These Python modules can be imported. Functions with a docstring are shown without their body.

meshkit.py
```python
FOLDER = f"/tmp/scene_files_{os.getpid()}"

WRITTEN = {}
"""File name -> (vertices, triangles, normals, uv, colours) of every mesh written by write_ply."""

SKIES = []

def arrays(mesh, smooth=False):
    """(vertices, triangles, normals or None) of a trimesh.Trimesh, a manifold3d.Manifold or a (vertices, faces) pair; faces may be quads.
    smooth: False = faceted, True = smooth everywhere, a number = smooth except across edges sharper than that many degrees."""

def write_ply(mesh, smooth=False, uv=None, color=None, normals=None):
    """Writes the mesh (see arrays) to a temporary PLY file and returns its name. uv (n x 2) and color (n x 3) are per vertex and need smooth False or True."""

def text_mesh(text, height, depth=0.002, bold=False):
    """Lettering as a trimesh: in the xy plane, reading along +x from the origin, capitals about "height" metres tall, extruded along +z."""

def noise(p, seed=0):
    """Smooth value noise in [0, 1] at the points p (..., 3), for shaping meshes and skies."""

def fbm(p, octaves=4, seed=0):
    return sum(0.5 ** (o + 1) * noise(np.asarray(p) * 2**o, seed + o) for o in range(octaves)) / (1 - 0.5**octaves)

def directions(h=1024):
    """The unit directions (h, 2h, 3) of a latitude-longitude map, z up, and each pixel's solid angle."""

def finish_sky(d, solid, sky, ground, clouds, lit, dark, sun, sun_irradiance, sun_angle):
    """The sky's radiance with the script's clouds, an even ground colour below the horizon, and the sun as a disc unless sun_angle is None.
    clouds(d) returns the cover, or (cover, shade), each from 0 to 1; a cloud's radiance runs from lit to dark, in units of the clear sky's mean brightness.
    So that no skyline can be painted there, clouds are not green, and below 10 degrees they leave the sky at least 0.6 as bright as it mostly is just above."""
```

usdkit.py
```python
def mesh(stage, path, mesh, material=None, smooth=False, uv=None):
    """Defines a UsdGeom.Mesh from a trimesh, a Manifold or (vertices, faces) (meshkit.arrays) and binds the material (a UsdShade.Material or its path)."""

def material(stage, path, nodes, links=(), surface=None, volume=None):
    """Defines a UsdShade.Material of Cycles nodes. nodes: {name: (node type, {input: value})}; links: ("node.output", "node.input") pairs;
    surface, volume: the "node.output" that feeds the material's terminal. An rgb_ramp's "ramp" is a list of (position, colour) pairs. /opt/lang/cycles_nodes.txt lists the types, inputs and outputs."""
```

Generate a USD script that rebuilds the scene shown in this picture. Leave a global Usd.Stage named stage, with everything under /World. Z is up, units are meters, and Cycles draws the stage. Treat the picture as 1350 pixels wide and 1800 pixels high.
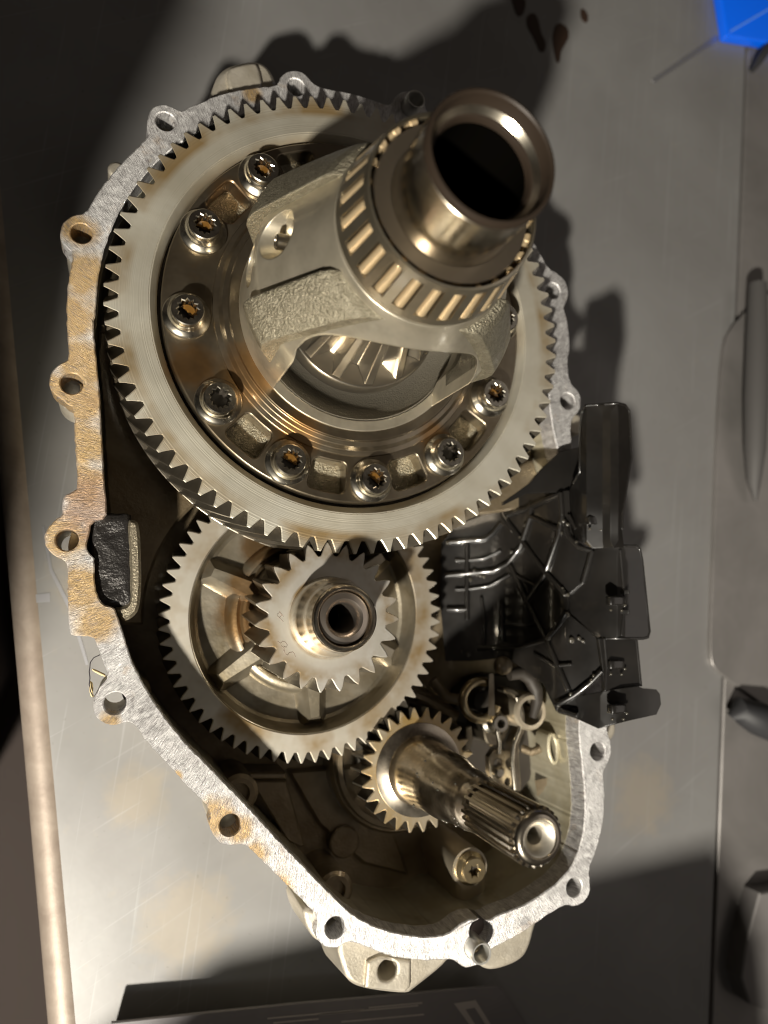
import math, numpy as np, trimesh, manifold3d, usdkit, meshkit
import mapbox_earcut as earcut
from shapely.geometry import Polygon, Point, LineString, box as sbox
from shapely import affinity, union_all
from pxr import Usd, UsdGeom, UsdLux, UsdShade, Gf, Vt

stage = Usd.Stage.CreateInMemory()
UsdGeom.SetStageUpAxis(stage, 'Z'); UsdGeom.SetStageMetersPerUnit(stage, 1.0)
stage.DefinePrim('/World', 'Xform'); stage.DefinePrim('/World/Looks', 'Scope')
rng = np.random.default_rng(7)
Z0 = 0.090                       # height of the ring gear's top face above the bench top

# ------------------------------------------------------------------ camera
F, W, HPX = 1293.9, 1350.0, 1800.0
HC = 0.30432                     # camera height above the ring gear's top face
_a, _b = math.radians(6.5614), math.radians(-19.7158)
Rx = np.array([[1, 0, 0], [0, math.cos(_a), -math.sin(_a)], [0, math.sin(_a), math.cos(_a)]])
Ry = np.array([[math.cos(_b), 0, math.sin(_b)], [0, 1, 0], [-math.sin(_b), 0, math.cos(_b)]])
RC = Ry @ Rx
cam = UsdGeom.Camera.Define(stage, '/World/camera')
M4 = np.eye(4); M4[:3, :3] = RC.T; M4[3, :3] = (0, 0, HC + Z0)
cam.AddTransformOp().Set(Gf.Matrix4d(M4.tolist()))
cam.CreateHorizontalApertureAttr(36.0); cam.CreateVerticalApertureAttr(48.0)
cam.CreateFocalLengthAttr(36.0 * F / W)
cam.CreateFStopAttr(8.0); cam.CreateFocusDistanceAttr(0.300)
cam.CreateClippingRangeAttr(Gf.Vec2f(0.01, 100.0))
cam.CreateExposureAttr(0.0)

def at(px, py, z=0.0):
    """world x, y of the point of the plane z (z = 0 is the ring gear's face) seen at a photograph pixel"""
    d = RC @ np.array([(px - W / 2) / F, -(py - HPX / 2) / F, -1.0])
    t = (z - HC) / d[2]
    return np.array([d[0] * t, d[1] * t])

def pts(text, z):
    return [at(*map(float, a.split(',')), z) for a in text.split()]

def P3(px, py, z):
    return np.array([*at(px, py, z), z])

# ------------------------------------------------------------------ light: one hard work lamp, added fill panels, dim room
AX0 = np.array([0.09475, 0.1235]); AX1 = np.array([0.13862, -0.08217]); AX2 = np.array([0.08485, -0.00851])
KEY_DIR = np.array([-0.41, -0.63, 0.66]); KEY_DIR /= np.linalg.norm(KEY_DIR)
KEY_D, KEY_R = 1.30, 0.034
key = UsdLux.SphereLight.Define(stage, '/World/work_lamp')
key.AddTranslateOp().Set(Gf.Vec3d(*(np.array([0.10, 0.02, Z0]) + KEY_DIR * KEY_D)))
key.CreateRadiusAttr(KEY_R); key.CreateIntensityAttr(3700.0); key.CreateColorAttr(Gf.Vec3f(1.0, 0.935, 0.82))

def rect(name, pos, look, w, h, inten, col):
    l = UsdLux.RectLight.Define(stage, '/World/' + name)
    pos = np.array(pos, float); z = pos - np.array(look, float); z /= np.linalg.norm(z)
    x = np.cross([0, 1, 0.01], z); x /= np.linalg.norm(x); y = np.cross(z, x)
    m = np.eye(4); m[0, :3], m[1, :3], m[2, :3], m[3, :3] = x, y, z, pos
    l.AddTransformOp().Set(Gf.Matrix4d(m.tolist()))
    l.CreateWidthAttr(w); l.CreateHeightAttr(h); l.CreateIntensityAttr(inten); l.CreateColorAttr(Gf.Vec3f(*col))
rect('added_right_fill', (1.75, 0.0, 2.0), (0.2, 0, 0), 0.9, 2.2, .50, (1.0, 0.90, 0.82))  # added fill panel, not a known lamp; brightens right bench and metal
rect('added_overhead_fill', (-0.1, -1.2, 2.1), (0.1, 0, 0), 1.2, 0.5, .6, (0.94, 1.0, 0.98))  # added overhead panel for bench and steel reflections, no known fixture
rect('added_warm_fill', (-1.6, -0.4, 0.8), (0, 0, 0), 0.4, 0.8, 0.9, (1.0, 0.80, 0.56))  # added warm panel that puts orange reflections on the steel

room = UsdLux.DomeLight.Define(stage, '/World/room_light'); room.CreateIntensityAttr(1.0)
rm = usdkit.material(stage, '/World/Looks/dim_room', {'b': ('background_shader', {'color': (.030, .024, .019), 'strength': 1.0})}, [], surface='b.background')
UsdShade.MaterialBindingAPI.Apply(room.GetPrim()).Bind(rm)

# ------------------------------------------------------------------ materials
def mat(name, base=(.5, .5, .5), metal=0.0, rough=0.5, var=None, vscale=30, bump=None, coat=0.0, coat_rough=.08,
        rvar=0.0, stains=None, extra=None, spec=0.5, rings=None, bevel=0.0):
    """var: second colour mixed by noise; bump: (scale, depth, detail) or list; stains: (colour, threshold, list of (x,y,r), strength);
    rings: (centre xy, rings per metre, depth) turning marks"""
    n = {'p': ('principled_bsdf', {'metallic': metal, 'roughness': rough, 'base_color': base, 'coat_weight': coat, 'coat_roughness': coat_rough, 'specular_ior_level': spec}),
         'g': ('geometry', {})}
    L = []
    col = None
    if var is not None:
        n['vn'] = ('noise_texture', {'scale': vscale, 'detail': 6.0, 'roughness': .62, 'distortion': .4})
        n['vr'] = ('map_range', {'from_min': .36, 'from_max': .66, 'clamp': True})
        n['vm'] = ('mix', {'color1': base, 'color2': var})
        L += [('g.position', 'vn.vector'), ('vn.fac', 'vr.value'), ('vr.result', 'vm.fac')]
        col = 'vm.color'
    if stains:
        for si, (scol, spots, strength) in enumerate(stains):
            k = f's{si}'
            n[k + 'n'] = ('noise_texture', {'scale': 95.0, 'detail': 4.0, 'roughness': .6})
            L.append(('g.position', k + 'n.vector'))
            prev = None
            for i, (x, y, r) in enumerate(spots):
                a = f'{k}d{i}'
                n[a + 'v'] = ('vector_math', {'math_type': 'subtract', 'vector2': (x, y, 0)})
                n[a + 'm'] = ('vector_math', {'math_type': 'multiply', 'vector2': (1, 1, 0)})
                n[a + 'l'] = ('vector_math', {'math_type': 'length'})
                n[a + 'r'] = ('map_range', {'from_min': 0.0, 'from_max': float(r), 'to_min': 1.0, 'to_max': 0.0, 'clamp': True})
                L += [('g.position', a + 'v.vector1'), (a + 'v.vector', a + 'm.vector1'), (a + 'm.vector', a + 'l.vector1'), (a + 'l.value', a + 'r.value')]
                o = a + 'r.result'
                if prev:
                    n[a + 'x'] = ('math', {'math_type': 'maximum'}); L += [(prev, a + 'x.value1'), (o, a + 'x.value2')]; o = a + 'x.value'
                prev = o
            n[k + 'a'] = ('math', {'math_type': 'add'}); n[k + 't'] = ('map_range', {'from_min': .60, 'from_max': 1.06, 'to_max': strength, 'clamp': True})
            n[k + 'c'] = ('mix', {'color1': base, 'color2': scol})
            L += [(prev, k + 'a.value1'), (k + 'n.fac', k + 'a.value2'), (k + 'a.value', k + 't.value'), (k + 't.result', k + 'c.fac')]
            if col: L.append((col, k + 'c.color1'))
            col = k + 'c.color'
    if extra:
        en, el, ecol = extra(col, base)
        n.update(en); L += el; col = ecol
    if col: L.append((col, 'p.base_color'))
    if rvar:
        n['rn'] = ('noise_texture', {'scale': vscale * 1.7, 'detail': 4.0}); n['rr'] = ('map_range', {'from_min': .3, 'from_max': .7, 'to_min': max(.03, rough - rvar), 'to_max': rough + rvar, 'clamp': True})
        L += [('g.position', 'rn.vector'), ('rn.fac', 'rr.value'), ('rr.result', 'p.roughness')]
    nrm = None
    if bevel: n['bv'] = ('bevel', {'radius': bevel, 'samples': 6}); nrm = 'bv.bevel'
    for i, b in enumerate([bump] if isinstance(bump, tuple) else (bump or [])):
        sc, depth = b[0], b[1]
        k = f'b{i}'
        if isinstance(sc, str):
            polar_nodes(n, L, k); n[k] = ('bump', {'distance': depth, 'strength': 1.0}); L.append((k + 'n.fac', k + '.height'))
            if nrm: L.append((nrm, k + '.normal'))
            nrm = k + '.normal'; continue
        n[k + 'n'] = ('noise_texture', {'scale': 1.0 if np.ndim(sc) else float(sc), 'detail': float(b[2]) if len(b) > 2 else 3.0, 'roughness': .6, 'distortion': float(b[4]) if len(b) > 4 else 0.0})
        if np.ndim(sc):
            n[k + 'q'] = ('mapping', {'scale': sc, 'rotation': b[3] if len(b) > 3 else (0, 0, 0), 'mapping_type': 'texture' if False else 'point'})
            L += [('g.position', k + 'q.vector'), (k + 'q.vector', k + 'n.vector')]
        else:
            L.append(('g.position', k + 'n.vector'))
        n[k] = ('bump', {'distance': depth, 'strength': 1.0})
        L.append((k + 'n.fac', k + '.height'))
        if nrm: L.append((nrm, k + '.normal'))
        nrm = k + '.normal'
    if rings:
        (cx, cy), per, depth = rings
        n['rv'] = ('vector_math', {'math_type': 'subtract', 'vector2': (cx, cy, 0)}); n['rm'] = ('vector_math', {'math_type': 'multiply', 'vector2': (1, 1, 0)})
        n['rl'] = ('vector_math', {'math_type': 'length'}); n['rs'] = ('math', {'math_type': 'multiply', 'value2': per}); n['rw'] = ('noise_texture', {'dimensions': '1D', 'scale': 1.0, 'detail': 3.0})
        n['rb'] = ('bump', {'distance': depth, 'strength': 1.0})
        L += [('g.position', 'rv.vector1'), ('rv.vector', 'rm.vector1'), ('rm.vector', 'rl.vector1'), ('rl.value', 'rs.value1'), ('rs.value', 'rw.w'), ('rw.fac', 'rb.height')]
        if nrm: L.append((nrm, 'rb.normal'))
        nrm = 'rb.normal'
    if nrm: L.append((nrm, 'p.normal'))
    return usdkit.material(stage, '/World/Looks/' + name, n, L, surface='p.BSDF')

def ring_oil(centre, stops, amount=1.0, scale=60.0):
    """amber oil that has settled at given radii of a turned face: stops (radius, weight)"""
    def f(col, base):
        r0, r1 = stops[0][0], stops[-1][0]
        ramp = [((r - r0) / (r1 - r0), (w, w, w)) for r, w in stops]
        n = {'ov': ('vector_math', {'math_type': 'subtract', 'vector2': (*centre, 0)}), 'om': ('vector_math', {'math_type': 'multiply', 'vector2': (1, 1, 0)}),
             'ol': ('vector_math', {'math_type': 'length'}), 'og': ('map_range', {'from_min': r0, 'from_max': r1, 'clamp': True}),
             'orp': ('rgb_ramp', {'ramp': ramp}), 'on': ('noise_texture', {'scale': scale, 'detail': 4.0, 'roughness': .55}),
             'onr': ('map_range', {'from_min': .42, 'from_max': .62, 'to_max': amount, 'clamp': True}),
             'omu': ('math', {'math_type': 'multiply', 'use_clamp': True}), 'oc': ('mix', {'color1': base, 'color2': (.33, .215, .08)})}
        L = [('g.position', 'ov.vector1'), ('ov.vector', 'om.vector1'), ('om.vector', 'ol.vector1'), ('ol.value', 'og.value'), ('og.result', 'orp.fac'),
             ('g.position', 'on.vector'), ('on.fac', 'onr.value'), ('orp.color', 'omu.value1'), ('onr.result', 'omu.value2'), ('omu.value', 'oc.fac')]
        if col: L.append((col, 'oc.color1'))
        return n, L, 'oc.color'
    return f

zf = -0.014                                              # flange face
def spots(text, z=zf):
    out = []
    for s in text.split():
        x, y, r = map(float, s.split(',')); q = at(x, y, z); out.append((q[0], q[1], r * (HC - z) / F * 1.02))
    return out
amber = spots('150,480,60 130,560,60 145,640,70 135,700,60 150,780,60 150,850,50 115,950,60 140,1030,60 170,1090,50 135,405,45 100,680,40 375,1440,45 425,1460,30 450,1500,30 495,1560,30 195,1268,25 445,165,25 310,1365,14')
pinky = spots('160,880,60 150,900,50 175,930,50')
M = {}
def polar_nodes(n, L, k):
    cx, cy = at(600, 900, zf)
    n.update({k + 'v': ('vector_math', {'math_type': 'subtract', 'vector2': (cx, cy, 0)}), k + 's': ('separate_xyz', {}), k + 'a': ('math', {'math_type': 'arctan2'}),
              k + 'w': ('noise_texture', {'scale': 55.0, 'detail': 2.0}), k + 'wm': ('math', {'math_type': 'multiply_add', 'value2': 22.0}),
              k + 'am': ('math', {'math_type': 'multiply', 'value2': 800.0}), k + 'l': ('vector_math', {'math_type': 'length'}), k + 'lm': ('math', {'math_type': 'multiply', 'value2': 260.0}),
              k + 'c': ('combine_xyz', {}), k + 'n': ('noise_texture', {'scale': 1.0, 'detail': 4.0, 'roughness': .65, 'distortion': .5})})
    L += [('g.position', k + 'v.vector1'), (k + 'v.vector', k + 's.vector'), (k + 's.y', k + 'a.value1'), (k + 's.x', k + 'a.value2'), (k + 'a.value', k + 'am.value1'), ('g.position', k + 'w.vector'), (k + 'w.fac', k + 'wm.value1'), (k + 'am.value', k + 'wm.value3'),
          (k + 'v.vector', k + 'l.vector1'), (k + 'l.value', k + 'lm.value1'), (k + 'wm.value', k + 'c.x'), (k + 'lm.value', k + 'c.y'), (k + 'c.vector', k + 'n.vector')]
def streaks(col, base):
    """darker scuffs between the milling streaks"""
    n, L = {}, []
    polar_nodes(n, L, 'st')
    n['sr'] = ('map_range', {'from_min': .50, 'from_max': .60, 'to_max': .85, 'clamp': True}); n['sc'] = ('mix', {'color1': base, 'color2': (.22, .195, .20)})
    L += [('stn.fac', 'sr.value'), ('sr.result', 'sc.fac')] + ([(col, 'sc.color1')] if col else [])
    return n, L, 'sc.color'
M['flange'] = mat('machined_aluminium', (.76, .75, .735), .72, .50, var=(.50, .49, .48), vscale=240, rvar=.12,
                  bump=[('polar', .00036), (900, .00010, 3)], extra=streaks,
                  stains=[((.50, .31, .085), amber, .80), ((.42, .27, .17), pinky, .8)])
M['cast'] = mat('cast_aluminium', (.56, .515, .43), .7, .5, var=(.44, .395, .31), vscale=60, bevel=.0016, bump=[(900, .00016, 4)], rvar=.08)
M['inner'] = mat('oily_cast_aluminium', (.27, .22, .15), .55, .36, var=(.15, .11, .06), vscale=28, bump=[(800, .00030, 4), (160, .0003, 2)], coat=.5, rvar=.10)
M['wall'] = mat('oily_wall_aluminium_lit_copy', (.46, .43, .33), .5, .36, var=(.34, .30, .20), vscale=34, bump=[(420, .0001, 3)], coat=.5, rvar=.1)  # paler copy of the inner casting, lamp light on the wall put into colour
M['ring'] = mat('ground_gear_steel', (.66, .63, .535), .75, .46, var=(.53, .49, .39), vscale=24, rvar=.07, rings=(AX0, 1600.0, .00009),
                extra=ring_oil(AX0, [(.084, .55), (.0885, .0), (.0945, .0), (.0975, .9), (.1005, .8), (.1055, .25)], 1.0, 24.0))
M['tooth'] = mat('gear_tooth_steel', (.50, .47, .41), .8, .34, var=(.40, .36, .29), vscale=80, coat=.3, rvar=.06)
M['big'] = mat('gear_face_steel', (.64, .60, .52), .85, .46, var=(.56, .52, .43), vscale=60,
               extra=ring_oil(AX2, [(.050, .7), (.056, .9), (.0595, .9), (.0635, .35), (.068, .1)], 1.0, 32.0))
M['pin'] = mat('pinion_face_steel', (.66, .63, .57), .85, .45, var=(.58, .55, .48), vscale=70,
               extra=ring_oil(AX2, [(.012, .9), (.0175, .9), (.0185, .05), (.021, .1), (.026, .85), (.032, .45)], 1.0, 60.0))
M['inp'] = mat('input_gear_steel', (.66, .58, .44), .85, .36, var=(.58, .40, .16), vscale=55, coat=.5)
M['web'] = mat('forged_web_steel', (.32, .285, .22), .8, .38, var=(.20, .165, .105), vscale=40, bump=[(500, .00010, 4)], coat=.35, rvar=.08,
               stains=[((.19, .095, .022), [(*at(425, 1085, -.046), .016), (*at(455, 965, -.046), .012), (*at(425, 1030, -.046), .010)], .75)])
M['polish'] = mat('turned_steel', (.54, .495, .41), 1.0, .24, var=(.46, .40, .32), vscale=50, coat=.3, rvar=.05, bump=[((60, 60, 2500), .00002, 2)])
M['carrier'] = mat('turned_carrier_steel', (.29, .245, .18), .95, .31, var=(.20, .16, .105), vscale=36, bevel=.0005, coat=.35, rvar=.06, rings=(AX0, 1500.0, .000025),
                   stains=[((.34, .16, .03), [(*at(430, 660, 0), .018), (*at(520, 760, 0), .014), (*at(400, 350, 0), .012), (*at(340, 640, 0), .014), (*at(760, 770, 0), .010)], .6)])
M['body'] = mat('turned_housing_steel', (.54, .49, .385), .80, .36, var=(.42, .375, .285), vscale=42, rvar=.08, coat=.35, bevel=.0009, bump=[((90, 90, 1500), .00002, 2)])
M['rough'] = mat('rough_cast_steel', (.32, .29, .215), .78, .40, var=(.20, .178, .125), vscale=420, bevel=.0014, bump=[(1100, .0009, 4), (420, .0003, 2)], coat=.25)
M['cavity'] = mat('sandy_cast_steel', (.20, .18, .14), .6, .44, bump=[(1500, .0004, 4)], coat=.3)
M['bolt'] = mat('bolt_steel', (.48, .45, .385), 1.0, .24, var=(.46, .42, .34), vscale=90, coat=.6, rvar=.05)
M['oil'] = mat('amber_oil', (.12, .058, .012), .0, .06, coat=1.0, coat_rough=.02)
M['dark'] = mat('black_steel_and_hole_shade', (.025, .02, .015), .2, .6)  # black oily parts; also the shade of sockets and groove put into colour
M['roller'] = mat('roller_steel', (.78, .60, .36), .7, .28, coat=.4)
M['bore'] = mat('hole_shade_black', (.0015, .0013, .001), 0, 1.0, spec=0.0)  # dead black: shade deep in holes and behind rollers put into colour
M['race'] = mat('brown_race_steel', (.17, .14, .105), .85, .30, coat=.3)
M['flank'] = mat('shade_dark_flank_steel', (.17, .15, .12), .75, .34, coat=.3, var=(.11, .095, .07), vscale=90)  # darkened so tooth gaps look shaded; the shade is in the colour
M['cage'] = mat('cage_steel', (.40, .36, .28), .95, .32, var=(.32, .28, .2), vscale=70, coat=.3)
M['tube'] = mat('tube_steel', (.54, .495, .41), 1.0, .25, var=(.44, .395, .31), vscale=30, rvar=.05)
M['rim'] = mat('brown_oily_steel', (.022, .015, .010), .1, .5, spec=.25)
M['bevel'] = mat('bevel_gear_steel', (.44, .40, .33), .95, .24, bevel=.0009, coat=.5)
M['shaft'] = mat('oily_shaft_steel', (.52, .47, .385), 1.0, .26, var=(.42, .36, .28), vscale=60, coat=.4, rvar=.06, bump=[((900, 900, 120), .00002, 2)])
M['endface'] = mat('pale_end_face_steel', (.58, .54, .46), .8, .38, var=(.46, .42, .35), vscale=200)
M['spline'] = mat('spline_steel', (.52, .47, .39), 1.0, .2, coat=.6)
M['plastic'] = mat('oily_black_plastic', (.006, .0055, .005), 0.0, .34, var=(.011, .0095, .008), vscale=25, coat=1.0, coat_rough=.09, bevel=.0007, rvar=.08)
M['sludge'] = mat('iron_sludge', (.035, .032, .03), .6, .30, bump=[(700, .0005, 4)], coat=.35, rvar=.1)
M['post'] = mat('oily_aluminium_lit_copy', (.46, .40, .30), .75, .36, coat=.4)  # lighter copy of the oily casting, lamp light put into its colour
M['plate'] = mat('oily_plate_steel', (.30, .265, .20), .95, .28, coat=.5, var=(.16, .13, .09), vscale=70)
M['dowel'] = mat('dowel_steel', (.66, .65, .61), .75, .32)
M['gold'] = mat('yellow_passivated_steel', (.42, .345, .21), .9, .28, var=(.30, .225, .12), vscale=90, coat=.4)

# ------------------------------------------------------------------ names, things, parts
used = {}
def numbered(parent, name):
    k = parent + '/' + name; i = used.get(k, 0); used[k] = i + 1
    return k if i == 0 else f'{k}_{i:03d}'
def keys(prim, label=None, category=None, group=None, kind=None):
    for k, v in (('label', label), ('category', category), ('group', group), ('kind', kind)):
        if v: prim.SetCustomDataByKey(k, v)
def thing(name, label, category, xy=(0, 0), z=0.0, group=None, kind=None):
    x = UsdGeom.Xform.Define(stage, numbered('/World', name)); x.AddTranslateOp().Set(Gf.Vec3d(xy[0], xy[1], z + Z0))
    keys(x.GetPrim(), label, category, group, kind); ORG[str(x.GetPath())] = np.array([xy[0], xy[1], z]); return x
ORG = {}
def define(path, mesh, m, smooth):
    """a Mesh whose corner normals average only those neighbouring faces that lie within `smooth` degrees"""
    v, f = np.asarray(mesh.vertices, float), np.asarray(mesh.faces)
    _, inv = np.unique(np.round(v * 2e6).astype(np.int64), axis=0, return_inverse=True); inv = inv.ravel()
    e = np.cross(v[f[:, 1]] - v[f[:, 0]], v[f[:, 2]] - v[f[:, 0]]); ln = np.linalg.norm(e, axis=1)
    ok = ln > 1e-14; f, e, ln = f[ok], e[ok], ln[ok]; fn = e / ln[:, None]
    c = inv[f].ravel(); fc = np.repeat(np.arange(len(f)), 3)
    p = v[f]; A = []
    for k in range(3):
        a, b = p[:, (k + 1) % 3] - p[:, k], p[:, (k + 2) % 3] - p[:, k]
        A.append(np.arccos(np.clip((a * b).sum(1) / np.maximum(np.linalg.norm(a, axis=1) * np.linalg.norm(b, axis=1), 1e-20), -1, 1)))
    wt = np.stack(A, 1).ravel()
    order = np.argsort(c, kind='stable'); cs = c[order]; start = np.flatnonzero(np.r_[True, cs[1:] != cs[:-1]]); cnt = np.diff(np.r_[start, len(cs)])
    out = np.zeros((len(c), 3)); ct = math.cos(math.radians(smooth))
    for k in np.unique(cnt):
        idx = order[start[cnt == k][:, None] + np.arange(k)]
        for s in range(0, len(idx), max(1, int(4e6 / k / k))):
            ii = idx[s:s + max(1, int(4e6 / k / k))]; N = fn[fc[ii]]
            near = (np.einsum('mik,mjk->mij', N, N) > ct) * wt[ii][:, None, :]
            out[ii] = np.einsum('mij,mjk->mik', near, N)
    out /= np.maximum(np.linalg.norm(out, axis=1, keepdims=True), 1e-12)
    key_ = np.column_stack([c, np.round(out * 500).astype(np.int64)]); _, first, inv2 = np.unique(key_, axis=0, return_index=True, return_inverse=True)
    u = usdkit.mesh(stage, path, (v[f.ravel()[first]], inv2.reshape(-1, 3)), M[m] if isinstance(m, str) else m)
    u.CreateNormalsAttr(Vt.Vec3fArray.FromNumpy(out[first].astype(np.float32))); u.SetNormalsInterpolation('vertex')
    return u
def group_part(name, parent, label=None):
    x = UsdGeom.Xform.Define(stage, numbered(str(parent.GetPath()), name)); ORG[str(x.GetPath())] = ORG[str(parent.GetPath())]
    keys(x.GetPrim(), label); return x
def part(name, mesh, m, parent, smooth=30, label=None, local=True):
    """local: the mesh is already in the thing's own frame; else it is in the place's frame (z = 0 at the ring gear's face)"""
    if hasattr(mesh, 'to_mesh') or isinstance(mesh, tuple):
        v, f, _ = meshkit.arrays(mesh); mesh = trimesh.Trimesh(v, f, process=False)
    if not local:
        mesh = mesh.copy(); mesh.apply_translation(-ORG[str(parent.GetPath())])
    u = define(numbered(str(parent.GetPath()), name), mesh, m, smooth)
    ORG[str(u.GetPath())] = ORG[str(parent.GetPath())]
    keys(u.GetPrim(), label); return u
def single(name, mesh, m, label, category=None, kind=None, group=None, smooth=30):
    """a thing that is one mesh, given in the place's frame"""
    if hasattr(mesh, 'to_mesh') or isinstance(mesh, tuple):
        v, f, _ = meshkit.arrays(mesh); mesh = trimesh.Trimesh(v, f, process=False)
    mesh = mesh.copy(); c = mesh.bounds.mean(0); c[2] = mesh.bounds[0, 2]; mesh.apply_translation(-c)
    u = define(numbered('/World', name), mesh, m, smooth)
    u.AddTranslateOp().Set(Gf.Vec3d(c[0], c[1], c[2] + Z0)); ORG[str(u.GetPath())] = c
    keys(u.GetPrim(), label, category, group, kind); return u

# ------------------------------------------------------------------ mesh helpers
def cross2(a, b): return a[:, 0] * b[:, 1] - a[:, 1] * b[:, 0]
def cat(*ms): return trimesh.util.concatenate([m for m in ms])
def moved(m, x=0, y=0, z=0): m = m.copy(); m.apply_translation((x, y, z)); return m

def lathe(profile, n=96, closed=True):
    """profile: closed loop of (r, z); r may be 0"""
    p = np.array(profile, float); k = len(p); a = np.linspace(0, 2 * math.pi, n, endpoint=False)
    v = np.stack([np.outer(np.cos(a), p[:, 0]), np.outer(np.sin(a), p[:, 0]), np.tile(p[:, 1], (n, 1))], -1).reshape(-1, 3)
    i, j = np.meshgrid(np.arange(n), np.arange(k if closed else k - 1), indexing='ij'); i2, j2 = (i + 1) % n, (j + 1) % k
    f = np.stack([i * k + j, i2 * k + j, i2 * k + j2, i * k + j2], -1).reshape(-1, 4)
    m = trimesh.Trimesh(v, np.vstack([f[:, [0, 1, 2]], f[:, [0, 2, 3]]]), process=False)
    m.merge_vertices(); m.update_faces(m.nondegenerate_faces()); m.fix_normals(); return m

def ring_offset(r, d, inward=True):
    """moves each vertex of a ccw ring inwards by d"""
    r = np.asarray(r); a, b = r - np.roll(r, 1, 0), np.roll(r, -1, 0) - r
    na = np.stack([-a[:, 1], a[:, 0]], 1); nb = np.stack([-b[:, 1], b[:, 0]], 1)
    na /= np.maximum(np.linalg.norm(na, axis=1, keepdims=True), 1e-12); nb /= np.maximum(np.linalg.norm(nb, axis=1, keepdims=True), 1e-12)
    m = na + nb; m /= np.maximum(np.linalg.norm(m, axis=1, keepdims=True), 1e-9)
    c = np.maximum((m * na).sum(1, keepdims=True), .45)
    return r + m * d / c

def prism(poly, z0, z1, top=0.0, bottom=0.0, twist=0.0, layers=1, draft=0.0, spread=1.0):
    """poly (shapely, holes allowed) extruded from z0 to z1, its upper / lower edges chamfered, twisted about the origin"""
    out = []
    for g in getattr(poly, 'geoms', [poly]):
        ext = np.array(g.exterior.coords)[:-1]
        if not g.exterior.is_ccw: ext = ext[::-1]
        rings = [ext]
        for h in g.interiors:
            c = np.array(h.coords)[:-1]; rings.append(c[::-1] if h.is_ccw else c)
        flat = np.vstack(rings); ends = np.cumsum([len(r) for r in rings]).astype(np.uint32)
        def cap(xy):
            tri = earcut.triangulate_float64(xy, ends).reshape(-1, 3).astype(int)
            t = xy[tri]; sg = cross2(t[:, 1] - t[:, 0], t[:, 2] - t[:, 0]); tri[sg < 0] = tri[sg < 0][:, ::-1]
            return tri
        lv = []
        zs = [(z0, bottom)] + ([(z0 + bottom, 0)] if bottom else [])
        zs += [(z0 + bottom + (z1 - top - z0 - bottom) * k / layers, 0) for k in range(1, layers)]
        zs += ([(z1 - top, 0)] if top else []) + [(z1, top)]
        for z, off in zs:
            d = off + draft * (z1 - z)
            xy = np.vstack([ring_offset(r, d) if d else r for r in rings])
            if spread != 1.0: xy = xy * (1 + (spread - 1) * (z1 - z) / (z1 - z0))
            an = twist * (z1 - z)
            if an: xy = xy @ np.array([[math.cos(an), math.sin(an)], [-math.sin(an), math.cos(an)]])
            lv.append(np.column_stack([xy, np.full(len(xy), z)]))
        n = len(flat); v = np.vstack(lv); f = [cap(lv[0][:, :2].copy())[:, ::-1], cap(lv[-1][:, :2].copy()) + n * (len(lv) - 1)]
        s = 0
        for r in rings:
            i = np.arange(len(r)) + s; j = np.roll(i, -1)
            for k in range(len(lv) - 1):
                f += [np.stack([i + k * n, j + k * n, j + (k + 1) * n], 1), np.stack([i + k * n, j + (k + 1) * n, i + (k + 1) * n], 1)]
            s += len(r)
        out.append(trimesh.Trimesh(v, np.vstack(f), process=False))
    return cat(*out)

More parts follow.
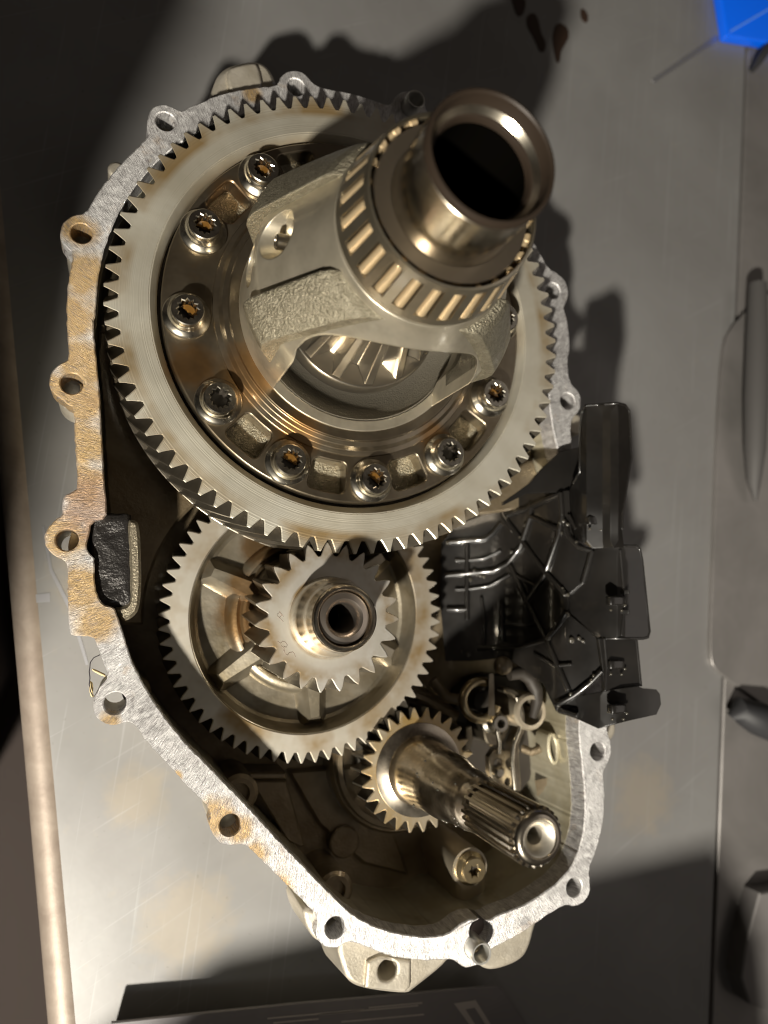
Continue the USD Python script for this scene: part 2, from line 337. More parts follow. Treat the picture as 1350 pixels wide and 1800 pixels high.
def gear_poly(n, rroot, rtip, bore, phase=0.0, land=.14, rootland=.16):
    """toothed disc; phase (deg): angle of the middle of one root gap"""
    p = []
    pitch = 2 * math.pi / n
    for k in range(n):
        c = math.radians(phase) + (k + .5) * pitch          # tooth centre
        prof = [(-.5 + rootland / 2, 0), (-.5 + rootland / 2 + .06, .10), (-.27, .38), (-.175, .68), (-land / 2 - .012, .94), (-land / 2 + .012, 1.0)]
        for u, t in prof: p.append((c + u * pitch, rroot + (rtip - rroot) * t))
        for u, t in prof[::-1]: p.append((c - u * pitch, rroot + (rtip - rroot) * t))
    p = np.array(p); xy = np.stack([p[:, 1] * np.cos(p[:, 0]), p[:, 1] * np.sin(p[:, 0])], 1)
    b = np.linspace(0, 2 * math.pi, 160, endpoint=False)
    return Polygon(xy, [np.stack([bore * np.cos(b), bore * np.sin(b)], 1)] if bore else [])

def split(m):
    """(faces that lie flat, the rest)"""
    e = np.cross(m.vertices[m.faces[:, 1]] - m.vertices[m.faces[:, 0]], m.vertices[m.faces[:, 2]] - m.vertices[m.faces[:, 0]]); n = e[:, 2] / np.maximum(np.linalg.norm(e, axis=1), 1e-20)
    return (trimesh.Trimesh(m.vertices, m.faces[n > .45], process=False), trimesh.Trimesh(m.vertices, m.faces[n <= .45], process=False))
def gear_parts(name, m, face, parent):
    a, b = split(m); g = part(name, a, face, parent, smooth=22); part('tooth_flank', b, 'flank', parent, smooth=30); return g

def circle(x, y, r, n=40):
    a = np.linspace(0, 2 * math.pi, n, endpoint=False); return Polygon(np.stack([x + r * np.cos(a), y + r * np.sin(a)], 1))

def smooth_ring(p, it=2):
    p = np.asarray(p, float)
    for _ in range(it):
        q = np.roll(p, -1, 0); p = np.stack([.75 * p + .25 * q, .25 * p + .75 * q], 1).reshape(-1, 2)
    return p

def tube(path, r, n=10, caps=True):
    path = np.asarray(path, float); r = np.broadcast_to(r, len(path)); rings = []
    t = np.gradient(path, axis=0); t /= np.linalg.norm(t, axis=1, keepdims=True)
    up = np.array([0, 0, 1.0]) if abs(t[0, 2]) < .9 else np.array([1.0, 0, 0])
    for p, d, q in zip(path, t, r):
        x = np.cross(up, d); x /= np.linalg.norm(x); y = np.cross(d, x); up = y
        up = y if abs(np.dot(y, d)) < .9 else up
        a = np.linspace(0, 2 * math.pi, n, endpoint=False)
        rings.append(p + q * (np.outer(np.cos(a), x) + np.outer(np.sin(a), y))); up = y
    v = np.vstack(rings); k = len(path); f = []
    i = np.arange(n); j = (i + 1) % n
    for s in range(k - 1):
        f += [np.stack([s * n + i, s * n + j, (s + 1) * n + j], 1), np.stack([s * n + i, (s + 1) * n + j, (s + 1) * n + i], 1)]
    if caps:
        v = np.vstack([v, path[:1], path[-1:]]); c0, c1 = len(v) - 2, len(v) - 1
        f += [np.stack([np.full(n, c0), j, i], 1), np.stack([np.full(n, c1), (k - 1) * n + i, (k - 1) * n + j], 1)]
    m = trimesh.Trimesh(v, np.vstack(f), process=False); m.fix_normals(); return m

def hull(points): return trimesh.convex.convex_hull(np.asarray(points, float))
def rbox(lo, hi, r):
    """box with rounded edges"""
    lo, hi = np.array(lo, float) + r, np.array(hi, float) - r
    s = manifold3d.Manifold.sphere(r, 12)
    return manifold3d.Manifold.batch_hull([s.translate((x, y, z)) for x in (lo[0], hi[0]) for y in (lo[1], hi[1]) for z in (lo[2], hi[2])])
def mani(m):
    m = m.copy(); m.merge_vertices(); return manifold3d.Manifold(manifold3d.Mesh(np.asarray(m.vertices, np.float32), np.asarray(m.faces, np.uint32)))

ZB = -Z0                                                  # bench top

# ------------------------------------------------------------------ the setting: sheet-metal bench, floor, things lying at its edges
def bench_wear(col, base):
    """fine rubbed scratches in two directions and dark grit"""
    n, L, c = {}, [], col
    for i, (rot, sc, lo, cc) in enumerate((((0, 0, 1.45), (.14, .0022, 1), .635, (.36, .37, .365)), ((0, 0, .5), (.11, .0016, 1), .66, (.36, .365, .36)), ((0, 0, 0), (.004, .004, 1), .69, (.10, .085, .07)))):
        k = f'w{i}'
        n[k + 'm'] = ('mapping', {'mapping_type': 'texture', 'rotation': rot, 'scale': sc}); n[k + 'n'] = ('noise_texture', {'scale': 1.0, 'detail': 2.0, 'roughness': .6, 'distortion': .3})
        n[k + 'r'] = ('map_range', {'from_min': lo, 'from_max': lo + .06, 'to_max': .26, 'clamp': True}); n[k + 'c'] = ('mix', {'color2': cc, 'color1': base})
        L += [('g.position', k + 'm.vector'), (k + 'm.vector', k + 'n.vector'), (k + 'n.fac', k + 'r.value'), (k + 'r.result', k + 'c.fac')]
        if c: L.append((c, k + 'c.color1'))
        c = k + 'c.color'
    return n, L, c
M['bench'] = mat('galvanised_bench_sheet', (.245, .242, .236), .45, .46, var=(.212, .206, .20), vscale=9, rvar=.08, bump=[(60, .00006, 3)], extra=bench_wear,
                 stains=[((.30, .26, .20), [(*at(330, 1620, ZB), .03), (*at(240, 1400, ZB), .02), (*at(180, 1010, ZB), .03), (*at(1130, 1400, ZB), .03)], .55)])
M['edge'] = mat('worn_bench_edge', (.30, .25, .205), .3, .55, var=(.23, .185, .15), vscale=70, bump=[(300, .0001, 3)])
M['ledge'] = mat('painted_ledge', (.26, .245, .235), .6, .45, var=(.20, .19, .18), vscale=18)
M['floor'] = mat('dark_floor', (.05, .036, .03), 0, .8)
M['blue'] = mat('blue_plastic_case', (.0, .11, .80), 0, .35, coat=.3)
M['blackrub'] = mat('black_rubber', (.02, .02, .022), 0, .6, bump=[(900, .0001, 2)])
M['dullrub'] = mat('dull_grey_rubber', (.055, .052, .05), 0, .7)
M['carton'] = mat('dark_printed_carton', (.060, .055, .058), 0, .62, var=(.05, .046, .05), vscale=40)
M['print'] = mat('grey_print', (.36, .33, .31), 0, .6)
M['grey'] = mat('grey_painted_steel', (.20, .19, .185), .4, .45, var=(.16, .15, .145), vscale=30)
M['drip'] = mat('dried_oil', (.030, .017, .011), 0, .4)
M['scratch'] = mat('bright_scratch', (.40, .40, .42), .85, .42)

def line_ext(p, q, a, b):
    p, q = np.array(p), np.array(q); return p + (q - p) * a, p + (q - p) * b
e0, e1 = line_ext(at(12, 1000, ZB), at(82, 1800, ZB), -3.5, 1.8)
r0, r1 = line_ext(at(1310, 100, ZB), at(1250, 1700, ZB), -.8, 1.3)
bench = thing('workbench_top', 'grey sheet metal bench top under the opened gearbox', None, kind='structure')
nrm = np.array([(e1 - e0)[1], -(e1 - e0)[0]]); nrm /= np.linalg.norm(nrm); nrm *= np.sign(nrm[0])
part('top_sheet', prism(Polygon([e0 + nrm * .008, r0, r1, e1 + nrm * .008]), ZB - .003, ZB, top=.0006), 'bench', bench)
part('rolled_edge', tube([np.append(e0 + nrm * .0085, ZB - .0082), np.append((e0 + e1) / 2 + nrm * .0085, ZB - .0082), np.append(e1 + nrm * .0085, ZB - .0082)], .009, 24), 'edge', bench, smooth=60)
def flat_blob(text, z, h, it=3): return prism(Polygon(smooth_ring(pts(text, z), it)), z, z + h)
for t in ('897,-8 922,-6 924,14 917,30 908,28 902,10', '925,28 938,22 946,34 950,58 960,76 957,92 948,92 938,66 926,48', '974,46 984,40 998,50 1000,66 992,80 985,92 984,110 978,112 974,94 970,70',
          '1020,16 1026,16 1034,28 1032,42 1024,38 1020,28'):
    part('oil_drip', flat_blob(t, ZB, .0005), 'drip', bench, label='dark dried oil drip')
for t in ('1145,140 1258,62 1268,68 1150,146', '78,925 92,1000 128,1070 156,1168 151,1169 122,1074 87,1004 74,926', '55,1046 88,1042 88,1058 56,1060'):
    part('scratch', prism(Polygon(pts(t, ZB)), ZB + .00005, ZB + .00022), 'scratch', bench)
for _ in range(16):
    x, y = rng.uniform(60, 700), rng.uniform(0, 420)
    if y > 90 + max(0, 520 - x) * .55: x *= .25
    q = at(x, y, ZB); part('dust_speck', moved(trimesh.creation.icosphere(1, rng.uniform(.0002, .0005)), q[0], q[1], ZB), 'ledge' if rng.random() < .75 else 'edge', bench)
led = prism(Polygon([r0 + (.0035, 0), r0 + (.9, 0), r1 + (.9, 0), r1 + (.0035, 0)]), ZB - .006, ZB - .001, top=.0008)
single('bench_ledge', led, 'ledge', 'pale painted steel ledge beyond the dark seam on the right', kind='structure')
single('bench_seam', prism(Polygon([r0 + (-.01, 0), r0 + (.012, 0), r1 + (.012, 0), r1 + (-.01, 0)]), ZB - .02, ZB - .014), 'floor', 'dark seam between the bench sheet and the right ledge', kind='structure')
single('floor', prism(sbox(-4, -4, 4, 4), -1.0, -.99), 'floor', 'dark workshop floor far below the bench edge', kind='structure')

# blue case, cable, handle, foot, cover, bar
bc = at(1279, 62, ZB + .008); d = at(1350, 74, ZB + .008) - bc; d /= np.linalg.norm(d); n_ = np.array([-d[1], d[0]])
b = rbox((0, 0, 0), (.16, .12, .0078), .001)
v, f_, _ = meshkit.arrays(b); v = np.column_stack([bc + v[:, :1] * d + v[:, 1:2] * n_, v[:, 2] + ZB + .0002])
case = thing('blue_case', 'bright blue plastic case at the top right corner of the bench', 'case', bc, ZB)
part('shell', trimesh.Trimesh(v, f_, process=False), 'blue', case, local=False)
q0, q1 = at(1283, 56, ZB + .008), at(1352, 16, ZB + .008); w_ = np.array([.0008, .0013])
part('bright_strip', prism(Polygon([q0 - w_, q1 - w_, q1 + w_, q0 + w_]), ZB + .0076, ZB + .0084), mat('pale_blue_strip', (.12, .30, .85), 0, .4), case, local=False)
single('black_cable', tube([P3(1364, 70, ZB + .005), P3(1346, 88, ZB + .006), P3(1334, 105, ZB + .005), P3(1322, 124, ZB + .003)], [.004, .004, .0036, .002], 12), 'blackrub', 'short black cable end below the blue case', 'cable')
cover = Polygon(smooth_ring(pts('1272,640 1290,560 1420,470 1420,1290 1345,1236 1305,1208 1266,1180 1254,1160 1258,1040', ZB + .006), 2))
single('steel_cover', prism(cover, ZB - .001, ZB + .0030, top=.0003), 'ledge', 'pale grey steel cover lying on the right ledge', 'cover')
single('tapered_handle', tube([P3(1332, 500, ZB + .012), P3(1331, 600, ZB + .014), P3(1329, 700, ZB + .014), P3(1327, 790, ZB + .013), P3(1325, 850, ZB + .010), P3(1328, 880, ZB + .008)], [.006, .0075, .008, .007, .0045, .0012], 20), 'dullrub', 'long dark tapered handle resting on the grey cover', 'handle', smooth=60)
single('rubber_foot', tube([P3(1287, 1262, ZB + .006), P3(1300, 1250, ZB + .009), P3(1330, 1262, ZB + .010), P3(1400, 1292, ZB + .010)], [.004, .009, .011, .011], 20), 'blackrub', 'black rubber foot beneath the corner of the grey cover', 'foot', smooth=60)
bar = prism(Polygon(pts('1336,1570 1400,1560 1400,1800 1318,1765 1304,1720 1312,1660', ZB + .012)), ZB - .001, ZB + .012, top=.001)
single('steel_bracket', bar, 'grey', 'grey steel bracket in the lower right corner behind the shadow', 'bracket')

# carton standing just below the frame, one dark printed flap of it in view
HB = .20
LAMP = np.array([0.10, 0.02, 0.0]) + KEY_DIR * KEY_D
def caster(px, py):
    q = at(px, py, ZB); return q + (LAMP[:2] - q) * HB / (LAMP[2] - ZB)
s1_, s2_, s3_ = caster(395, 1668), caster(1262, 1478), caster(1335, 1600)
s0_ = s1_ + (caster(200, 1800) - s1_) * 2.2
cart = thing('dark_carton', 'dark grey printed carton with its flap open at the bottom of the picture', 'carton', (s1_ + s2_) / 2, ZB)
part('body', prism(Polygon([s1_, s0_, s0_ + (.1, -.25), s3_ + (.02, -.3), s3_, s2_]), ZB + .0003, ZB + HB, top=.001), 'carton', cart, local=False)
FZ = ZB + .014
part('flap', prism(Polygon(pts('196,1798 520,1764 874,1733 884,1740 930,1806 1010,1960 150,1960', FZ)), FZ - .0015, FZ, top=.0004), mat('carton_flap', (.17, .16, .165), 0, .6, var=(.15, .14, .145), vscale=30), cart, local=False)
part('printed_frame', prism(Polygon(pts('798,1764 836,1758 872,1816 842,1824', FZ), [pts('818,1774 834,1771 862,1815 846,1818', FZ)]), FZ, FZ + .0002), 'print', cart, local=False)
for x0, x1, y in ((470, 640, 1789), (648, 742, 1770), (560, 735, 1782), (480, 560, 1797), (600, 745, 1795)):
    part('printed_line', prism(Polygon(pts(f'{x0},{y} {x1},{y-(x1-x0)*.09} {x1},{y-(x1-x0)*.09+2.5} {x0},{y+2.5}', FZ)), FZ, FZ + .0002), 'print', cart, local=False)

# added unseen block, shaped to shade the far left of the bench from the lamp
HS = .29
def toward(px, py):
    q = at(px, py, ZB); return q + (LAMP[:2] - q) * (HS - ZB) / (LAMP[2] - ZB)
c1_, c2_, c3_ = toward(84, 1010), toward(232, 300), toward(392, -30)
blocker = thing('added_shade_block', 'added unseen block left of the bench that shades it', 'shade_block', c1_ - (.2, 0), -.98)
part('shade_block_body', prism(Polygon([c1_, c2_, c3_, c3_ + (-.05, .30), c1_ + (-.5, .55), c1_ + (-.5, -.05)]), -.985, HS, top=.004), 'blackrub', blocker, local=False)

# ------------------------------------------------------------------ the gearbox housing
def arc(c, r, a0, a1, n): return [c + r * np.array([math.cos(t), math.sin(t)]) for t in np.linspace(a0, a1, n)]
def ang(p, c=AX0): d = np.asarray(p) - c; return math.atan2(d[1], d[0])
oa = pts('350,181.9 376.7,168.5 409,159.6 447.8,153.7 486.3,150 489.3,143.3 495,133 507,124 522,122.6 535,128.5 545.6,139 554.4,149.3 567.8,153.7 601.9,161 634.4,167.6 664,179 682,184.8 689,180 693.7,171.5 702.6,162.6 717.4,159.6 732,162.6 744,176 749,190 756,212', zf)
ob = pts('937.8,426 943.3,433.3 952,449 964.4,471 980,480 993.3,491 1000,509 999,524.4 991,537.8 994.4,551 999,573 1002,600 1002,617.8 997.8,629 1000,662 1006.7,677.8 1017.8,686.7 1023,704.4 1019,722 1005.6,735.6 1003,755.6 1005.6,782 1014,840 1040,1000 1062,1180 1066,1250 1067.4,1284.4 1074.8,1308 1074.8,1329 1066,1346.7 1060,1358.5 1063,1388 1063,1432.6 1057,1465 1046.7,1500.7 1034.8,1530 1037.8,1548 1037.8,1569 1029,1585 1014,1594 996.3,1591 984.4,1595.6 943,1622 919,1640 866,1666.7 854,1678.5 842,1696 824,1702 809.6,1697.8 797.8,1687 783,1687.4 744,1689 717.8,1686 684.8,1681.5 652,1668 625.6,1657.8 610.7,1656 596,1666.7 581,1668 566,1662 556,1647 557.4,1626.7 557.4,1610 545.6,1597 530.7,1582 519,1570 492,1543.7 453.7,1505 430,1483 409,1486 391.5,1484.4 376.7,1472.6 367.8,1452 370.7,1434 367.8,1419 347.8,1398.5 318,1369 291.5,1339 256,1300.7 238,1274 223,1268 202.6,1275.6 181.9,1271 167,1259 162.6,1241.5 168.5,1220.7 181.9,1200 190.7,1191 184.8,1170.4 170,1132 164,1118.5 125.6,1118.5 121,1105 119.6,1063.7 118.9,1017.8 118.9,995.6 111,983 95.6,976.7 82,964 76.7,946.7 82,929 97.8,913 110,905.6 109,891 110,875.6 119,867.8 133,861 136.7,851 134.4,813 131,769 131,737.8 129,717.8 115.6,706.7 97.8,695.6 87.8,682 85.6,669 91,651 104.4,640 117.8,634.4 121,620 119,593 116.7,549 119,497.8 124.4,469 129,444.4 115.6,433.3 105.6,417.8 105.6,402 113.3,386.7 129,377.8 151,374.4 163.3,352 179,327.8 196.7,305.6 219,281 245.6,254.4 262,238 258,226 259,207.8 265.6,190 279,183.3 294.4,183.3 308,190 321,195.6 334.4,186.7', zf)
outer = oa + arc(AX0, .1195, ang(oa[-1]) - .05, ang(ob[0]) + .03, 12) + ob
ia = pts('163,571 167.8,615.6 171,649 175.6,693 176.7,738 178,762 181,796 182,840 186.7,884 188,911 160,917 155,945 150,962 160,975 166.7,984 165.6,1018 171,1047 180,1062 200,1067 204.4,1075.6 213,1104 220.4,1126 232,1164 250,1200 279.6,1247.4 321,1300.7 356.7,1336 401,1380.7 445.6,1428 474.4,1460.7 539.6,1529 575,1564.4 610.7,1600 646,1623.7 684.8,1637 715,1643 750,1647.4 786,1643 800.7,1631 818.5,1617.8 839,1614.8 857,1619 877.8,1607.4 919,1592.6 966.7,1563 996,1536 1014,1506.7 1026,1465 1029,1417.8 1026,1367 1020,1314 1017,1269.6 1022,1180 1020,1000 1006,880 980,791 968,733 964.4,689', zf)
arc_in = arc(AX0, .1083, ang(ia[-1]), ang(ia[0]) + 2 * math.pi, 64)[1:-1]
inner_ring = ia + arc_in
def densify(p, h=.0012):
    p = np.asarray(p); out = []
    for a, b in zip(p, np.roll(p, -1, 0)):
        k = max(1, int(np.linalg.norm(b - a) / h)); out += [a + (b - a) * i / k for i in range(k)]
    return np.array(out)
def rough_edge(p, amp, seed):
    p = densify(smooth_ring(p, 1)); q = np.column_stack([p * 900, np.full(len(p), seed)])
    return p + amp * np.stack([meshkit.noise(q, 1) - .5, meshkit.noise(q, 2) - .5], 1)
P_out, P_in = Polygon(rough_edge(outer, .0005, 1)).buffer(0), Polygon(rough_edge(inner_ring, .0005, 2)).buffer(0)
holes_px = [(520.4, 153), (290.7, 213.3), (142.9, 410), (126, 674), (118.2, 948.9), (202.6, 1236), (404.7, 1449.8), (589, 1630.5), (1009.6, 1560), (1051, 1320.6), (998, 705), (972, 511)]
HOLE_R = .0043
hole_c = [at(x, y, zf) for x, y in holes_px]
dow_c = [at(722, 190, zf), at(834, 1664, zf)]
P_fl = P_out.difference(P_in)
for c in hole_c: P_fl = P_fl.difference(circle(*c, HOLE_R, 36))
for c in dow_c: P_fl = P_fl.difference(circle(*c, .0049, 36))
P_fl = P_fl.difference(circle(*at(843, 1636, zf), .0050, 36))
if P_fl.geom_type != 'Polygon': P_fl = max(P_fl.geoms, key=lambda g: g.area)
hc = at(600, 900, zf)
HOUS = thing('gearbox_housing', 'open cast aluminium gearbox housing with a bright bolt flange stained amber', 'gearbox housing', hc, ZB)
part('flange', prism(P_fl, zf - .012, zf, top=.0005), 'flange', HOUS, smooth=25, local=False)
wall_o = P_in.buffer(.0075).intersection(P_out.buffer(-.0012)); 
part('wall', prism(wall_o.difference(P_in.buffer(-.0001)), ZB + .0002, zf - .0118), 'wall', HOUS, smooth=25, local=False)
ZF = -.072
part('bottom_plate', prism(P_in.buffer(.003), ZF - .006, ZF), 'inner', HOUS, local=False)
# raised casting shelf between the ring gear and the pocket of the big gear
cut = Polygon([at(-100, 560, -.036), at(520, 560, -.036), at(520, 960, -.036), at(330, 1100, -.052), at(-100, 1100, -.052)])
shelf = P_in.intersection(cut).difference(circle(*AX2, .0735, 90)).buffer(-.0003)
part('shelf', prism(shelf, ZF - .001, -.052, top=.0012), 'inner', HOUS, local=False)
shelf2 = P_in.buffer(-.0004).intersection(Polygon([at(520, 300, -.036), at(1100, 300, -.036), at(1100, 860, -.036), at(880, 900, -.036), at(520, 940, -.036)])).difference(circle(*AX2, .0735, 90))
part('shelf', prism(shelf2, ZF - .001, -.0365, top=.0012), 'inner', HOUS, local=False)
# pocket for the magnet
frame = Polygon(smooth_ring(pts('222,914 236,913 245,921 248,975 249,1029 245,1069 237,1083 218,1094 205,1078 200,1068 214,1067 225,1062 228,1046 227,980', -.017), 2))
part('pocket_rim', prism(frame, ZF, -.017, top=.0012), mat('sparkling_cast_aluminium', (.27, .235, .17), .8, .40, bump=[(1000, .0004, 3)]), HOUS, local=False)
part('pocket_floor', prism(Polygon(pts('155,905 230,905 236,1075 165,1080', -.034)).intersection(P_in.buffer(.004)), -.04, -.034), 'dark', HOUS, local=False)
# cast lugs outside the flange
def lug(text, z, zb, grow, name='cast_lug', hole=None, top=.0012):
    p = Polygon(smooth_ring(pts(text, z), 2)); 
    if hole: p = p.difference(circle(*at(*hole[:2], z), hole[2], 32))
    return prism(p, zb, z, top=top, draft=-grow)
part('cast_lug', lug('372,178 377,140 395,117 420,109 450,104 468,112 480,128 488,152 470,176', -.024, -.060, .10, top=.002), 'cast', HOUS, local=False, label='stepped cast lug at the top of the flange')
part('lug_pad', prism(Polygon(smooth_ring(pts('397,122 420,113 448,108 456,118 462,148 458,158 412,166 404,160', -.0215), 1)), -.030, -.0215, top=.001), 'cast', HOUS, local=False)
part('cast_lug', lug('592,1662 602,1700 612,1726 640,1739 715,1748 726,1741 790,1690 800,1660 700,1650 610,1640', -.0225, -.050, .10, hole=(682, 1706, .0046)), 'cast', HOUS, local=False, label='trapezoid cast lug with a bolt hole at the bottom')
part('lug_pad', prism(Polygon(pts('646,1692 668,1682 722,1690 722,1735 712,1745 642,1737', -.0205)).difference(circle(*at(682, 1706, -.0205), .0046, 32)), -.023, -.0205, top=.0006), 'cast', HOUS, local=False)
part('cast_lug', lug('838,1690 850,1703 872,1706 915,1690 931,1668 942,1622 955,1600 900,1610 850,1650', -.021, -.050, .10), 'cast', HOUS, local=False, label='rounded cast lug below the bottom right flange')
part('cast_lug', lug('530,1592 538,1628 552,1652 575,1660 575,1610', -.022, -.05, .05), 'cast', HOUS, local=False)
for (x, y), r in zip(((206, 298), (1062, 1280), (1012, 745)), (.0040, .0075, .006)):
    c = at(x, y, -.028); part('cast_boss', moved(lathe([(0, -.075), (r, -.075), (r, -.029), (r - .001, -.028), (0, -.028)], 32), *c, 0), 'cast', HOUS, local=False)
for c in hole_c[:9]:
    q = c + (AX0 * .5 + AX2 * .5 - c) * .012
    p = circle(*q, .0082, 32).difference(circle(*c, HOLE_R + .0002, 32)).difference(P_in.buffer(.001))
    part('bolt_boss', prism(p, -.050, zf - .0119), 'cast', HOUS, local=False)
# dowel sleeves
for c, h in zip(dow_c, (.0075, .0075)):
    part('dowel_sleeve', moved(lathe([(.0037, zf - .011), (.0048, zf - .011), (.0048, zf + h - .0007), (.0045, zf + h), (.0040, zf + h), (.0037, zf + h - .0005)], 40), *c, 0), 'dowel', HOUS, local=False)
dk = mat('dowel_seat', (.30, .25, .24), .6, .4)
part('dowel_seat', moved(lathe([(0, -.021), (.00505, -.021), (.00505, -.0195), (0, -.0195)], 32), *at(843, 1636, -.02), 0), dk, HOUS, local=False)
part('slotted_pin', moved(lathe([(0, -.022), (.0029, -.022), (.0029, -.014), (0, -.014)], 24), *dow_c[1], 0), 'inner', HOUS, local=False)
# features cast into the floor and the inner wall
part('round_pad', moved(lathe([(0, ZF - .001), (.0079, ZF - .001), (.0078, ZF + .0055), (.007, ZF + .006), (0, ZF + .006)], 40), *at(606, 1481, ZF + .006), 0), 'inner', HOUS, local=False)
for x, y, r in ((421, 1395, .0085), (590, 1566, .0085), (240, 1215, .006)):
    part('inner_boss', moved(lathe([(0, ZF), (r, ZF), (r, -.040), (r * .8, -.0385), (r * .55, -.0385), (r * .5, -.041), (0, -.041)], 36), *at(x, y, -.039), 0), 'inner', HOUS, local=False)
def block(text, z, zb, top=.0008): return prism(Polygon(pts(text, z)), zb, z, top=top)
part('floor_rib', block('434,1358 503,1358 503,1370 436,1370', -.052, ZF), 'inner', HOUS, local=False)
part('floor_rib', block('440,1372 504,1372 536,1486 528,1490 505,1478', -.060, ZF), 'inner', HOUS, local=False)
part('floor_rib', block('575,1330 600,1325 612,1395 596,1402', -.062, ZF), 'dark', HOUS, local=False)
part('floor_step', block('505,1355 640,1345 700,1480 720,1540 640,1520 560,1450', -.0685, ZF, .0015), 'inner', HOUS, local=False)
part('bearing_seat', moved(lathe([(.0312, ZF), (.037, ZF), (.037, -.060), (.0355, -.058), (.0345, -.0585), (.0335, -.0565), (.0312, -.0565)], 96), *AX1, 0), 'inner', HOUS, local=False)
part('bearing_seat', moved(lathe([(.025, ZF), (.040, ZF), (.040, -.066), (.038, -.0645), (.025, -.0645)], 96), *AX2, 0), 'inner', HOUS, local=False)
# boss that carries the star-headed bolt
bt, zt = at(826, 1525, -.033), -.033
bs = hull(np.vstack([[*(bt + .0092 * np.array([math.cos(t), math.sin(t)])), z] for t in np.linspace(0, 6.2832, 28)[:-1] for z in (ZF, zt)] + [[*(at(828, 1580, -.040) + .0085 * np.array([math.cos(t), math.sin(t)])), z] for t in np.linspace(0, 6.2832, 18)[:-1] for z in (ZF, -.042)]))
part('bolt_post', bs, 'post', HOUS, local=False, smooth=35)
# right inner wall details
for t, z in (('966,1290 976,1290 982,1310 982,1336 975,1346 967,1330 964,1310', -.034),):
    part('wall_boss', prism(Polygon(smooth_ring(pts(t, z), 2)).buffer(.0006).difference(Polygon(smooth_ring(pts(t, z), 2)).buffer(-.0013)), z - .012, z, top=.0006), 'wall', HOUS, local=False)
part('wall_rib', tube([P3(917, 1315, -.05), P3(935, 1322, -.046), P3(952, 1315, -.042)], .0022, 12), 'inner', HOUS, local=False)
part('wall_rib', hull([P3(x, y, z + dz) for x, y, z in ((940, 1372, -.055), (1000, 1360, -.035), (1004, 1395, -.035), (948, 1420, -.058)) for dz in (0, -.004)]), 'inner', HOUS, local=False)
part('tube_boss', moved(lathe([(.0062, ZF), (.0095, ZF), (.0095, -.0365), (.0085, -.035), (.0066, -.035), (.0062, -.037)], 40), *at(934, 1252, -.035), 0), 'post', HOUS, local=False)

# ------------------------------------------------------------------ differential: ring gear, carrier, bolts, bearing, tube
D = thing('differential', 'large differential with bolted ring gear and hollow output tube', 'differential', AX0, 0.0)
HELIX = -4.6
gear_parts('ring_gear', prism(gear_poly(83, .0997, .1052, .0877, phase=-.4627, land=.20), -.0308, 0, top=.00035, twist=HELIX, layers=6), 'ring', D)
part('ring_bore', lathe([(.0845, -.030), (.0879, -.030), (.0879, -.0002), (.0874, -.0002), (.0850, -.0030), (.0845, -.0042)], 160), 'ring', D)
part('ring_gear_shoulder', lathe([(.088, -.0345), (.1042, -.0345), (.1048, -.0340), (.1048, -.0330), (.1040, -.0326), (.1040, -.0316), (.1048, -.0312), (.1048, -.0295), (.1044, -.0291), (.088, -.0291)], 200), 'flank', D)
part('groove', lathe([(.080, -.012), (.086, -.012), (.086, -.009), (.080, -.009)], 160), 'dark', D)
BOLT_A = [6.3 + 30 * k for k in range(12)]; RB = .0732
a_ = np.linspace(0, 2 * math.pi, 240, endpoint=False)
def ringpoly(ro, ri): return Polygon(np.stack([ro * np.cos(a_), ro * np.sin(a_)], 1), [np.stack([ri * np.cos(a_), ri * np.sin(a_)], 1)])
kid = []
for ang_ in (-129, -99, -69.5, -39.5, 141.5, 111, 81, 51):
    t = np.radians(np.linspace(ang_ - 6.3, ang_ + 6.3, 12))
    kid.append(Polygon(np.vstack([np.stack([.0792 * np.cos(t), .0792 * np.sin(t)], 1), np.stack([.0655 * np.cos(t[::-1]), .0655 * np.sin(t[::-1])], 1)])).buffer(-.0025).buffer(.0025, 8))
cf = ringpoly(.083, .0515).difference(union_all(kid))
part('carrier_flange', prism(cf, -.0095, 0, top=.0006), 'carrier', D, smooth=28)
part('pocket_floor', lathe([(.060, -.0125), (.0815, -.0125), (.0815, -.0092), (.060, -.0092)], 120), 'rough', D)
part('carrier_step', lathe([(.0518, -.0004), (.0628, -.0004), (.0622, .0006), (.0600, .0012), (.0585, .0030), (.0565, .0036), (.0560, .0046), (.0518, .0046)], 160), 'carrier', D)
# body: turned cylinder and cone, cast pads, two windows, spot face with pin bore
CD = math.radians(179.0); u = np.array([math.cos(CD), math.sin(CD)]); w = np.array([-u[1], u[0]])
L_ = lambda prof, n=128: mani(lathe(prof, n))
turned = L_([(0, -.026), (.050, -.026), (.052, -.022), (.052, .0432), (.0512, .0458), (.0342, .0800), (.0336, .0822), (.0330, .0838), (0, .0838)])
padprof = L_([(0, .020), (.0515, .020), (.0570, .036), (.0574, .0405), (.0562, .0455), (.0394, .0772), (.0372, .0796), (.034, .0805), (0, .0805)])
def slab(v0, v1, s):
    pl = [u * a + w * b for a, b in ((0.0, v0), (.08 * s, v0), (.08 * s, v1), (0.0, v1))]
    if s < 0: pl = pl[::-1]
    return pl
def slab_m(v0, v1, s):
    """slab with sloping flanks"""
    P = []
    for a in (.010 * s, .09 * s):
        for b, z in ((v0 - .0012, .0), (v1 + .0012, .0), (v0, .1), (v1, .1)): P.append([*(u * a + w * b), z])
    return mani(hull(P))
pads = [padprof ^ slab_m(v0, v1, s) for s in (1, -1) for v0, v1 in ((.017, .031), (-.031, -.017))]
cavity = L_([(0, -.009), (.030, -.0085), (.041, -.0035), (.0475, .0030), (.0475, .0055), (.0455, .010), (.0445, .030), (.039, .046), (.030, .056), (0, .060)], 72)
xs = np.linspace(-.0362, .0362, 41)
